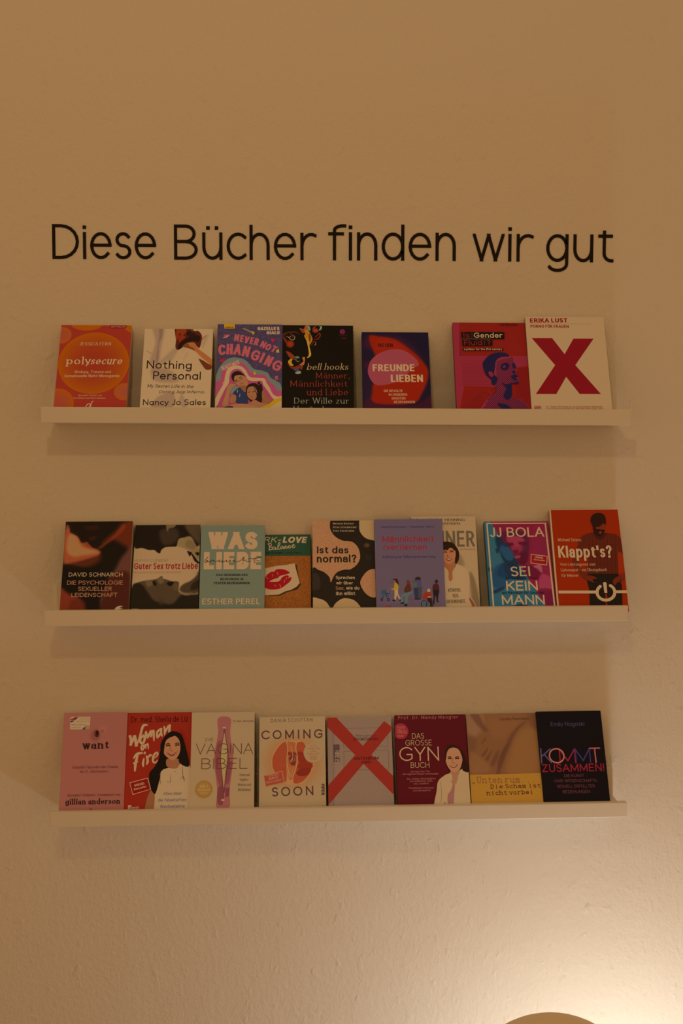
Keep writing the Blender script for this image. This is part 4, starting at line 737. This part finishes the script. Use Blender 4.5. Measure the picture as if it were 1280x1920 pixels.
{"label":"plain pink paperback with a small two-flag sticker, leftmost on the bottom ledge","group":"paperbacks on the bottom ledge","w":12.92,"h":20.35,"t":2.2,"m":[[0.999915,-0.012051,-0.004978,0.020261],[0.0,0.381767,-0.924259,-0.101525],[0.013039,0.92418,0.381734,0.795308],[0.0,0.0,0.0,1.0]],"spine":[200,120,120],"back":[200,120,120],"art":[["G",[211,156,178],[["e",[180,119,138],0.808,0.7,[657,1569,100,120,0]],["e",[224,167,198],0.673,0.8,[800,1674,80,66,0]]],0.12,0],["P",[246,246,246],[124,1954,538,1948,534,1690,136,1696]],["P",[59,74,188],[129,1946,305,1943,182,1847,135,1834]],["P",[246,246,246],[129,1932,176,1945,217,1945,132,1882]],["P",[195,52,87],[131,1902,244,1944,269,1944,133,1862]],["S",[246,246,246],10.8,[132,1875,247,1887],0],["S",[195,52,87],9.4,[132,1889,233,1901],0],["P",[246,246,246],[305,1951,538,1948,534,1690,163,1696,156,1820]],["P",[70,100,218],[373,1692,444,1755,448,1691]],["P",[246,246,246],[448,1694,444,1762,504,1785,531,1785,534,1690]],["S",[183,67,87],9.4,[464,1696,534,1695],0],["S",[183,67,87],9.4,[446,1720,533,1718],0],["S",[183,67,87],9.4,[445,1743,532,1741],0],["S",[183,67,87],9.4,[444,1766,531,1764],0],["T","EDITION IN",322,1896,27.2,195.9,-0.0155,[180,192,198],0.14,""],["T","SEPARATE",257,1843,27.2,260.9,-0.0155,[180,192,198],0.14,""],["T","AMERICAN ENGLISH",155,1779,27.1,287.8,-0.0156,[180,192,198],0.14,""],["T","LANGUAGE",153,1722,27.1,204.8,-0.0156,[180,192,198],0.14,""],["E",[76,38,57],[686,1602,48.5,69.4,0.1]],["C",[166,122,148],10.8,[667,1650,655,1603,678,1555],1],["C",[146,86,112],9.4,[722,1629,722,1575,699,1548],1],["E",[209,133,163],[788,1654,35.0,32.0,0]],["T","want",414,1293,165.1,532.5,0.0091,[64,41,57],0.2,"s",0.7],["T","Sexuelle Fantasien der Frauen",227,908,58.3,912.2,-0.0018,[128,82,102],0.12,"s"],["T","im 21. Jahrhundert",392,823,52.9,569.5,-0.0025,[128,82,102],0.12,"s"],["T","Anonyme Stimmen. Gesammelt von",155,360,52.2,1057.1,-0.002,[128,82,102],0.12,"s"],["T","gillian anderson",127,202,117.1,1082.7,-0.0026,[64,41,57],0.18,"s",0.68],["Q",[166,104,133],[617,90,635,129,663,102,646,51]]]},
{"label":"red paperback with a long-haired woman in white top, on the bottom ledge","group":"paperbacks on the bottom ledge","w":13.16,"h":20.34,"t":1.8,"m":[[0.999915,-0.011937,-0.005246,0.149532],[0.0,0.402337,-0.915492,-0.101824],[0.013039,0.915414,0.402303,0.795837],[0.0,0.0,0.0,1.0]],"spine":[190,60,45],"back":[190,60,45],"art":[["G",[195,67,62],[["s",[157,49,47],1.216,0.6,[1068,1627,1178,1571,1254,1273,1332,870,1049,875]]],0.12,0],["T","Dr. med. Sheila de Liz",72,1833,126.0,1166.5,0.0032,[70,34,47],0.11,"g"],["C",[246,246,246],54.0,[57,1576,88,1480,86,1366],0],["C",[246,246,246],48.6,[72,1373,129,1480,152,1574],0],["C",[246,246,246],59.4,[152,1574,183,1465,202,1344],0],["C",[246,246,246],51.3,[202,1344,268,1559,315,1748,368,1781,416,1774],1],["C",[246,246,246],45.9,[329,1564,277,1504,287,1423,341,1422,364,1517,329,1564],0],["C",[246,246,246],48.6,[373,1462,387,1625,401,1638],1],["C",[246,246,246],45.9,[401,1624,425,1529,468,1651],1],["C",[246,246,246],48.6,[481,1678,491,1582,486,1528],1],["C",[246,246,246],45.9,[497,1609,536,1663,546,1554,557,1446],1],["C",[246,246,246],43.2,[691,1701,618,1635,622,1526,687,1606],0],["C",[246,246,246],45.9,[704,1715,694,1620,719,1538],1],["C",[246,246,246],45.9,[750,1755,770,1659,763,1564],1],["C",[246,246,246],43.2,[763,1592,833,1740,872,1774],1],["C",[246,246,246],45.9,[879,1787,862,1672,872,1556],1],["C",[246,246,246],35.1,[323,1375,302,1322,327,1274,358,1341,323,1375],0],["C",[246,246,246],35.1,[376,1395,397,1300],1],["C",[246,246,246],32.4,[385,1341,430,1394,448,1286],1],["C",[246,246,246],54.0,[151,1103,228,1195,342,1214],1],["C",[246,246,246],56.7,[242,1182,202,1022,192,842],1],["C",[246,246,246],40.5,[149,1003,248,1048],1],["C",[246,246,246],45.9,[367,1113,351,1006,360,933],1],["E",[246,246,246],[378,1212,21.6,29.5,-0.4]],["C",[246,246,246],48.6,[412,1165,444,1045,419,978],1],["C",[246,246,246],45.9,[428,1098,486,1164,521,1150],1],["C",[246,246,246],43.2,[556,1096,635,1162,626,1216,561,1163,551,1043,600,1015,645,1068],1],["Q",[35,34,41],[486,804,589,936,689,1148,695,1390,784,1551,890,1637,999,1635,1110,1572,1168,1436,1228,1219,1261,1005,1303,950,1182,939,1084,1061,1020,928,860,878,755,800,706,668,647,432,601,407,520,619]],["Q",[246,246,246],[569,16,609,380,654,616,727,840,859,904,1047,928,1126,1020,1182,939,1311,897,1327,3]],["Q",[206,163,148],[815,1039,853,1091,1043,1088,1085,1021,1048,901,914,897,831,945]],["Q",[238,196,183],[753,1254,775,1415,840,1509,961,1554,1058,1478,1097,1329,1080,1195,1016,1089,936,1057,853,1105,783,1173]],["Q",[35,34,41],[710,1335,760,1456,892,1576,987,1588,961,1548,840,1495,789,1415,767,1254,760,1066,697,934,665,1068]],["Q",[35,34,41],[987,1581,1085,1492,1117,1329,1109,1141,1071,1034,1182,939,1289,964,1183,1382,1097,1546]],["C",[56,45,52],18.9,[797,1374,844,1394,885,1380],0],["C",[56,45,52],18.9,[987,1378,1033,1404,1074,1390],0],["C",[50,41,52],21.6,[805,1345,852,1360,893,1343],0],["C",[50,41,52],21.6,[994,1347,1041,1368,1078,1354],0],["Q",[166,74,97],[843,1205,918,1191,1005,1212,973,1156,919,1144,871,1165]],["Q",[246,246,246],[861,1198,918,1187,988,1203,959,1178,905,1174]],["C",[183,141,128],12.2,[900,1332,888,1265,943,1240],0],["C",[180,133,128],9.5,[822,1226,837,1172],0],["C",[180,133,128],9.5,[1038,1249,1013,1169],0],["C",[93,86,107],8.1,[713,840,706,668,736,575],1],["C",[93,86,107],8.1,[1148,940,1167,740,1190,634],1],["C",[122,122,153],8.1,[917,771,915,625,841,640],1],["C",[122,122,153],8.1,[1108,675,1174,727,1204,634],1],["E",[137,141,173],[1009,828,8.1,8.0,0]],["Q",[195,152,133],[526,461,601,407,609,197,569,16,423,19,453,278]],["Q",[35,34,41],[486,804,524,513,609,394,658,511,703,748,645,881]],["P",[246,246,246],[94,626,463,717,532,487,168,381]],["P",[180,38,52],[108,615,453,702,517,492,176,398]],["T","SPIEGEL",199,539,47.4,213.9,0.2321,[246,246,246],0.2,""],["T","Bestseller",194,471,36.8,255.9,0.2323,[246,246,246],0.24,""],["T","Alles \u00fcber",783,369,60.4,371.5,0.0043,[143,170,246],0.13,""],["T","die fabelhaften",674,242,61.4,573.6,-0.001,[143,170,246],0.13,""],["T","Wechseljahre",724,117,62.5,492.7,-0.0012,[143,170,246],0.13,""],["P",[246,246,246],[84,178,153,179,156,106,87,105]],["S",[195,67,62],10.8,[112,141,114,104],0],["S",[195,67,62],10.8,[132,147,134,104],0],["T","owohlt",160,108,50.7,152.9,-0.0001,[246,233,246],0.14,""],["T","POLARIS",95,69,24.7,219.2,0.0007,[246,233,246],0.14,""]]},
{"label":"beige paperback with half-open pink zip and gold seal, on the bottom ledge","group":"paperbacks on the bottom ledge","w":12.87,"h":20.09,"t":2.4,"m":[[0.999915,-0.011899,-0.005332,0.281343],[0.0,0.408948,-0.912558,-0.107573],[0.013039,0.91248,0.408913,0.800128],[0.0,0.0,0.0,1.0]],"spine":[180,165,145],"back":[40,30,26],"art":[["B",[228,227,224]],["Q",[212,152,193],[541,1893,792,1889,789,1616,812,1412,855,1223,858,1008,834,782,804,532,800,348,787,87,544,91,546,392,521,655,482,921,477,1189,520,1417,544,1620]],["Q",[189,122,168],[534,1390,615,1415,593,1120,626,773,657,547,576,562,504,854,499,1121]],["Q",[183,119,168],[731,957,845,1009,814,769,764,559,709,639]],["Q",[175,108,158],[564,483,657,508,663,167,556,195]],["P",[169,104,158],[711,481,791,492,783,322,714,297]],["Q",[235,240,213],[666,1604,725,1306,724,957,695,666,671,494,633,772,601,1039,617,1307,647,1523]],["C",[99,93,122],12.2,[666,1645,648,1496,608,1200,606,1012,640,719,664,495,674,285],0],["C",[99,93,122],12.2,[673,1645,725,1360,757,1198,751,983,715,665,686,389],0],["Q",[246,246,246],[631,1700,665,1711,703,1699,692,1679,645,1680]],["Q",[137,130,148],[652,1659,693,1658,691,1597,664,1591]],["Q",[246,246,246],[632,257,688,258,689,230,635,230]],["P",[244,189,246],[545,81,787,87,787,80,545,73]],["T","DIE",289,1423,62.2,160.1,-0.0159,[114,97,102],0.09,""],["T","VAGINA",99,1159,216.6,1162.9,-0.0069,[114,97,102],0.058,""],["T","BIBEL",218,861,213.4,931.6,-0.0021,[114,97,102],0.062,""],["T","Dr. med. Jen Gunter",847,1803,43.8,430.4,-0.0092,[146,141,148],0.12,""],["T","Vulva und",989,713,50.4,208.4,-0.0038,[146,148,153],0.13,""],["T","Vagina -",993,618,50.2,192.0,-0.0029,[146,148,153],0.13,""],["T","Mythos und",962,518,50.1,257.4,-0.0065,[146,148,153],0.13,""],["T","Wirklichkeit",963,417,49.9,257.0,-0.0066,[146,148,153],0.13,""],["E",[218,196,138],[279,464,175.6,174.2,0]],["E",[201,178,122],[279,464,156.7,155.5,0]],["E",[218,196,138],[279,464,145.9,144.8,0]],["T","NR.1",202,489,63.2,153.9,-0.0167,[246,246,198],0.15,""],["T","BESTSELLER",157,434,39.4,247.4,-0.0168,[246,246,198],0.17,""],["T","USA",205,371,39.3,146.9,-0.0168,[246,246,198],0.15,""]]},
{"label":"cream paperback with a halved red grapefruit on its cover, on the bottom ledge","group":"paperbacks on the bottom ledge","w":13.49,"h":18.8,"t":2.2,"m":[[0.999915,-0.01197,-0.00517,0.419747],[0.0,0.396495,-0.918037,-0.098242],[0.013039,0.917959,0.396462,0.800841],[0.0,0.0,0.0,1.0]],"spine":[180,165,140],"back":[30,24,20],"art":[["G",[231,229,224],[["e",[233,192,158],3.261,0.75,[682,958,570,510,0]],["e",[235,215,203],1.63,0.6,[682,944,448,456,0]]],0.12,0],["T","DANIA SCHIFTAN",236,1766,76.7,855.3,0.0133,[119,111,133],0.11,"w"],["T","COMING",40,1421,184.8,1252.7,0.008,[117,93,122],0.15,"w"],["T","SOON",259,276,184.1,836.1,0.0177,[117,93,122],0.15,"w"],["Q",[246,218,188],[248,885,262,1086,343,1246,479,1365,643,1390,834,1387,957,1317,1105,1126,1116,884,1019,673,882,529,666,500,518,535,343,697]],["Q",[224,126,112],[269,898,275,1059,357,1219,466,1338,548,1364,568,1242,560,1054,553,880,559,707,532,561,397,683,302,791]],["Q",[224,126,112],[765,1266,780,1347,889,1359,956,1263,1078,1126,1089,911,1005,700,856,556,707,532,694,652,749,810,771,1024]],["Q",[192,86,82],[778,1158,887,1143,967,967,1075,912,1061,832,830,809,777,863,818,943,778,1024]],["Q",[180,78,77],[817,809,1047,832,992,700,829,676,749,730]],["Q",[235,159,133],[575,1350,643,1363,752,1320,764,1051,736,837,667,625,600,627,566,840,574,1081]],["Q",[166,86,92],[601,1027,642,1080,724,1078,750,997,723,891,641,905]],["Q",[180,93,97],[588,1161,751,1145,751,1091,601,1094]],["C",[246,240,218],13.6,[554,1351,581,1215,560,1000,587,813,613,640],0],["C",[246,240,218],13.6,[752,1347,745,1212,778,1051,749,850,667,652],0],["C",[246,240,218],9.5,[614,866,627,732,627,653],0],["C",[246,240,218],9.5,[695,878,668,758,647,666],0],["C",[246,240,218],10.9,[643,1268,683,1079,641,946],0],["C",[246,240,218],8.2,[628,959,662,1019,696,958],0],["C",[246,240,218],8.2,[710,1038,730,971],0],["E",[230,229,224],[1104,1139,201.1,201.5,0]],["T","IN 21",1044,1261,35.1,122.8,0.006,[224,141,133],0.13,""],["T","SCHRITTEN",985,1205,35.1,245.3,-0.005,[224,141,133],0.13,""],["T","ZUM",1053,1150,35.0,99.4,0.011,[224,141,133],0.13,""],["T","NEUEN",984,1098,35.0,255.8,-0.0056,[224,141,133],0.13,""],["T","H\u00d6HE-",1035,1043,34.9,149.6,0.0018,[224,141,133],0.13,""],["T","PUNKT",1035,995,34.9,149.5,0.0017,[224,141,133],0.13,""],["P",[246,215,208],[97,688,465,786,516,549,155,473]],["P",[218,119,122],[107,682,454,770,499,557,160,488]],["P",[218,119,122],[97,691,127,698,161,475,141,478]],["T","SPIEGEL",187,662,45.1,226.4,0.1782,[246,207,213],0.18,""],["T","MEHR ALS",202,603,45.1,187.1,0.1975,[246,207,213],0.18,""],["T","Bestseller",154,533,45.0,308.9,0.1904,[246,207,213],0.18,""],["T","PIPER",1257,509,62.5,218.8,-1.5708,[88,78,102],0.22,""],["T","ORGASMUS IST \u00dcBUNGSSACHE",55,31,49.5,1249.3,0.0017,[108,100,122],0.13,"w"]]},
{"label":"grey wooden-door paperback crossed by a big red tape X, on the bottom ledge","group":"paperbacks on the bottom ledge","w":13.21,"h":18.85,"t":1.8,"m":[[0.999915,-0.011702,-0.005751,0.559474],[0.0,0.441048,-0.897483,-0.102781],[0.013039,0.897407,0.441011,0.801879],[0.0,0.0,0.0,1.0]],"spine":[150,130,125],"back":[40,34,34],"art":[["G",[195,192,218],[["s",[183,181,213],0.545,0.6,[-10,1781,141,1779,117,54,-10,57]]],0.12,[0.012,0.1,9]],["S",[140,133,158],6.8,[331,1658,1254,1658],0],["S",[140,133,158],6.8,[331,1651,324,1281],0],["S",[140,133,158],6.8,[317,1268,1240,1273],0],["S",[140,133,158],6.8,[1240,1651,1234,1277],0],["S",[140,133,158],6.8,[315,1183,1238,1198],0],["S",[140,133,158],6.8,[328,1183,327,807],0],["S",[140,133,158],6.8,[321,805,1237,806],0],["S",[140,133,158],6.8,[1243,1195,1235,806],0],["S",[140,133,158],6.8,[117,1600,98,68],0],["P",[201,78,87],[-12,1879,184,1887,721,1291,1176,1796,1318,1680,1309,1595,893,1109,1334,656,1330,317,1294,318,724,925,5,122,0,505,559,1107,-14,1698]],["T","Margarete",574,1482,46.7,425.6,0.0002,[85,67,87],0.1,"is",0.62],["T","STOKOWSKI",527,1400,57.6,508.6,-0.0052,[70,56,72],0.19,""],["T","UNTENRUM",538,1005,59.5,494.7,0.0055,[70,49,62],0.19,""],["T","FREI",694,927,54.0,182.6,0.028,[70,49,62],0.19,""],["P",[128,119,163],[117,1325,243,1329,241,977,121,969]],["T","ro",160,1201,40.9,108.6,-1.5708,[224,233,246],0.2,""],["T","ro",190,1201,40.9,108.6,-1.5708,[224,233,246],0.2,""],["T","ro",220,1200,40.9,108.6,-1.5708,[224,233,246],0.2,""],["T","ro",151,1123,62.5,84.6,0.0158,[233,237,246],0.2,""],["T","ro",150,1052,62.3,84.5,0.0157,[233,237,246],0.2,""],["T","ro",148,982,62.2,84.4,0.0157,[233,237,246],0.2,""]]},
{"label":"dark wine-red paperback with a smiling woman in a white jacket, on the bottom ledge","group":"paperbacks on the bottom ledge","w":14.65,"h":19.3,"t":1.8,"m":[[0.999915,-0.011594,-0.005966,0.69861],[0.0,0.457581,-0.889168,-0.107796],[0.013039,0.889092,0.457542,0.803991],[0.0,0.0,0.0,1.0]],"spine":[110,30,40],"back":[180,165,150],"art":[["B",[117,36,67]],["R",[209,78,122],[209,78,122],[117,1596,155.5,163.2]],["T","Prof. Dr. Mandy Mangler",77,1844,69.8,1239.8,0.0001,[233,181,213],0.1,"w"],["T","Extra",56,1669,30.5,148.8,0.0028,[246,215,246],0.13,""],["T","und 30",60,1630,30.5,136.4,0.0044,[246,215,246],0.13,""],["T","Fragen zu",56,1589,30.4,173.4,0.0,[246,215,246],0.13,""],["T","Frauen",54,1550,30.4,193.9,-0.0017,[246,215,246],0.13,""],["T","k\u00f6rper",54,1484,30.3,115.4,0.0079,[246,215,246],0.13,""],["T","DAS",346,1435,115.8,247.3,0.0062,[246,246,246],0.085,""],["T","GROSSE",203,1295,115.3,541.3,-0.001,[246,246,246],0.085,""],["T","GYN",67,983,285.9,810.9,-0.0064,[246,246,246],0.085,""],["T","BUCH",292,839,113.5,380.7,-0.0024,[246,246,246],0.085,""],["T","Antworten f\u00fcr",282,747,37.7,397.9,0.0037,[233,174,213],0.11,""],["T","den eigenen K\u00f6rper entscheiden",117,700,37.6,732.4,-0.0056,[233,174,213],0.11,""],["T","Sex, Zyklus, Wechseljahre",198,604,37.5,585.1,-0.003,[233,174,213],0.11,""],["T","aus weiblicher Sicht",261,555,37.4,458.8,0.0007,[233,174,213],0.11,""],["T","neu erz\u00e4hlt",334,503,37.4,308.5,0.0091,[233,174,213],0.11,""],["T","Krankheiten erkennen",236,419,37.2,503.6,-0.001,[233,174,213],0.11,""],["T","und therapieren",315,367,37.2,359.0,0.0053,[233,174,213],0.11,""],["Q",[70,49,52],[1004,1153,1036,1235,1122,1295,1231,1287,1336,1203,1398,1092,1428,929,1471,739,1350,768,1291,688,1126,664,1063,746,1006,936]],["Q",[246,246,246],[768,-73,800,402,836,562,936,654,1089,718,1127,677,1324,795,1470,732,1504,310,1485,-85]],["Q",[224,189,183],[1075,719,1132,771,1282,769,1306,715,1231,608,1196,475,1148,343,1082,371,1116,490,1082,598]],["Q",[209,170,208],[1008,266,1082,371,1170,489,1163,263,1150,-79,962,-76]],["Q",[246,246,244],[1089,718,1121,584,1079,557,1115,477,1068,358,1008,266,976,-76,801,-73,876,561]],["Q",[246,246,244],[1324,795,1470,732,1478,-85,1143,-79,1169,476,1218,502,1231,608]],["Q",[244,207,203],[1013,1017,1039,1153,1119,1240,1229,1246,1307,1176,1352,1012,1331,903,1284,796,1199,743,1118,758,1055,840,1017,936]],["Q",[70,49,52],[1001,1085,1049,1221,1163,1288,1297,1244,1370,1093,1367,1038,1294,1190,1201,1239,1104,1220,1045,1139,1016,990]],["Q",[64,45,52],[1319,1148,1398,1092,1453,888,1471,739,1350,768,1343,876,1358,1011]],["C",[70,56,62],16.4,[1055,1041,1094,1054,1135,1040],0],["C",[70,56,62],16.4,[1203,1034,1245,1051,1292,1037],0],["C",[56,49,57],21.8,[1062,1014,1099,1024,1130,1012],0],["C",[56,49,57],21.8,[1208,1008,1246,1021,1283,1010],0],["Q",[180,97,117],[1085,887,1152,872,1249,898,1211,840,1156,825,1110,846]],["Q",[246,246,246],[1101,880,1159,867,1229,886,1192,851,1137,850]],["C",[192,152,143],12.3,[1164,1028,1142,940,1189,926],0],["E",[93,93,107],[946,124,12.3,12.2,0]],["C",[180,185,188],8.2,[876,561,891,334,866,136],0]]},
{"label":"brown paperback of a hand on bare skin above a mustard-yellow strip, bottom ledge","group":"paperbacks on the bottom ledge","w":14.52,"h":19.64,"t":1.3,"m":[[0.999915,-0.011489,-0.006166,0.847396],[0.0,0.472852,-0.881142,-0.1078],[0.013039,0.881067,0.472812,0.803842],[0.0,0.0,0.0,1.0]],"spine":[170,130,70],"back":[170,130,70],"art":[["G",[175,141,122],[["s",[198,174,168],1.369,0.8,[-30,1978,331,1973,353,1705,157,1472,-4,1530]],["s",[140,111,112],0.822,0.75,[93,1948,273,1945,356,1747,443,1606,359,1594,230,1721]],["s",[186,152,128],1.643,0.7,[464,1886,1158,1875,939,1570,571,1465]],["s",[134,104,112],0.958,0.8,[1235,1790,1020,1555,858,1267,661,859,594,698,542,726,676,1050,826,1378,998,1625]],["s",[195,163,128],1.917,0.8,[1077,1568,1441,1618,1435,792,788,735,843,1074]],["s",[154,119,117],1.369,0.6,[1302,1929,1443,1941,1497,1617,1349,1676]],["s",[146,119,122],1.232,0.6,[-6,1502,183,1443,138,1196,30,1006]],["s",[148,119,112],0.383,0.8,[287,1359,379,1482,389,1426,299,1331]],["s",[143,111,107],0.383,0.8,[269,1098,373,1219,417,1246,367,1137,294,1070]],["s",[143,111,107],0.383,0.8,[346,1028,452,1163,496,1204,446,1081,384,986]],["s",[140,108,112],0.548,0.7,[449,944,575,1161,632,1188,576,997,484,862]],["s",[134,104,112],0.685,0.7,[588,969,717,1214,835,1322,733,1076,618,833]],["s",[192,159,138],0.822,0.7,[41,1170,238,1057,439,809,243,731,12,748]]],0.1,0],["P",[233,203,112],[-32,701,1469,716,1469,-143,-86,-116]],["T","Claudia Haarmann",680,1817,56.2,633.5,0.0153,[99,74,82],0.14,"b"],["T","_Unten rum...",31,529,134.4,1303.8,-0.0024,[189,148,122],0.135,"mb"],["T","\"",1366,641,36.4,57.8,0.0768,[189,148,122],0.12,""],["T","Die Scham ist",407,415,88.3,1018.3,0.0094,[114,74,72],0.145,"mb"],["T","nicht vorbei",321,286,93.2,942.4,0.0084,[114,74,72],0.145,"mb"]]},
{"label":"black paperback with multicoloured thin title, rightmost on the bottom ledge","group":"paperbacks on the bottom ledge","w":13.48,"h":19.49,"t":2.0,"m":[[0.999915,-0.011688,-0.005779,0.992708],[0.0,0.443213,-0.896416,-0.1078],[0.013039,0.89634,0.443176,0.808454],[0.0,0.0,0.0,1.0]],"spine":[20,16,20],"back":[20,16,20],"art":[["B",[31,32,54]],["T","Emily Nagoski",284,1637,85.9,695.9,0.0002,[114,122,224],0.085,"g"],["T","K",14,883,302.5,226.8,-0.0164,[122,126,239],0.085,""],["T","M",397,880,295.8,339.3,-0.0084,[204,56,122],0.085,""],["T","O",181,875,314.8,328.0,-0.0164,[246,181,213],0.085,""],["T","M",725,877,297.3,319.5,0.009,[82,93,224],0.085,""],["T","T",1030,870,313.7,226.4,0.0075,[238,145,208],0.085,""],["T","ZUSAMMEN!",25,703,156.1,1270.0,0.0004,[206,60,122],0.125,""],["T","DIE KUNST",465,593,58.9,403.6,0.0033,[169,108,163],0.09,""],["T","(UND WISSENSCHAFT!)",238,494,58.7,874.4,-0.0076,[169,108,163],0.09,""],["T","SEXUELL ERF\u00dcLLTER",296,383,58.5,771.1,-0.0065,[169,108,163],0.09,""],["T","BEZIEHUNGEN",405,272,58.3,553.1,-0.0025,[169,108,163],0.09,""]]}]''')
for bk in BOOKS:
    make_book(bk)

# ------------------------------------------------------------------ chair below the ledges
def loft(sections, mat, name, parent):
    V, F = [], []
    n = len(sections[0])
    for s in sections:
        V += s
    for j in range(len(sections) - 1):
        for i in range(n):
            F.append((j*n + i, j*n + (i+1) % n, (j+1)*n + (i+1) % n, (j+1)*n + i))
    F.append(tuple(range(n))[::-1])
    F.append(tuple(range((len(sections)-1)*n, len(sections)*n)))
    return mesh_object(name, V, F, mat, parent, True)

chair = empty('chair', (0.9395, -0.62, 0.0))
describe(chair, 'tan chair with a rounded backrest rising into the bottom edge of the picture', 'chair')
AX, AZ, TOP = 0.200, 0.258, 0.5547
secs = []
for k in range(25):                                    # padded oval backrest, swelling across its thickness
    u = -1 + 2*k/24
    r = max(0.02, (1 - abs(u)**2.6)) ** 0.40
    r = 1 - (1 - r)*0.12
    y = 0.17 + u*0.028
    secs.append([(AX*r*math.cos(a), y, TOP - AZ + AZ*r*math.sin(a))
                 for a in (2*math.pi*i/72 for i in range(72))])
loft(secs, M_TAN, 'backrest', chair)
secs = []
for k in range(13):
    u = -1 + 2*k/12
    r = 1 - (1 - max(0.02, 1 - abs(u)**2.4)**0.4)*0.10
    secs.append([(0.22*r*math.copysign(abs(math.cos(a))**0.7, math.cos(a)),
                  -0.03 + 0.21*r*math.copysign(abs(math.sin(a))**0.7, math.sin(a)), 0.30 + u*0.035)
                 for a in (2*math.pi*i/56 for i in range(56))])
loft(secs, M_TAN, 'seat', chair)
for sx in (-1, 1):
    for sy, top in ((-1, 0.27), (1, 0.27)):
        secs = []
        for z, r, sp in ((0.0, 0.011, 1.12), (0.13, 0.014, 1.06), (top, 0.018, 1.0)):
            secs.append([(sx*0.155*sp + r*math.cos(a), -0.03 + sy*0.14*sp + r*math.sin(a), z)
                         for a in (2*math.pi*i/14 for i in range(14))])
        loft(secs, M_WOOD, 'leg', chair)
for sx in (-1, 1):
    mesh_object('back_rail', *box(sx*0.10 - 0.012, sx*0.10 + 0.012, 0.146, 0.160, 0.262, TOP - 0.30), M_WOOD, chair)
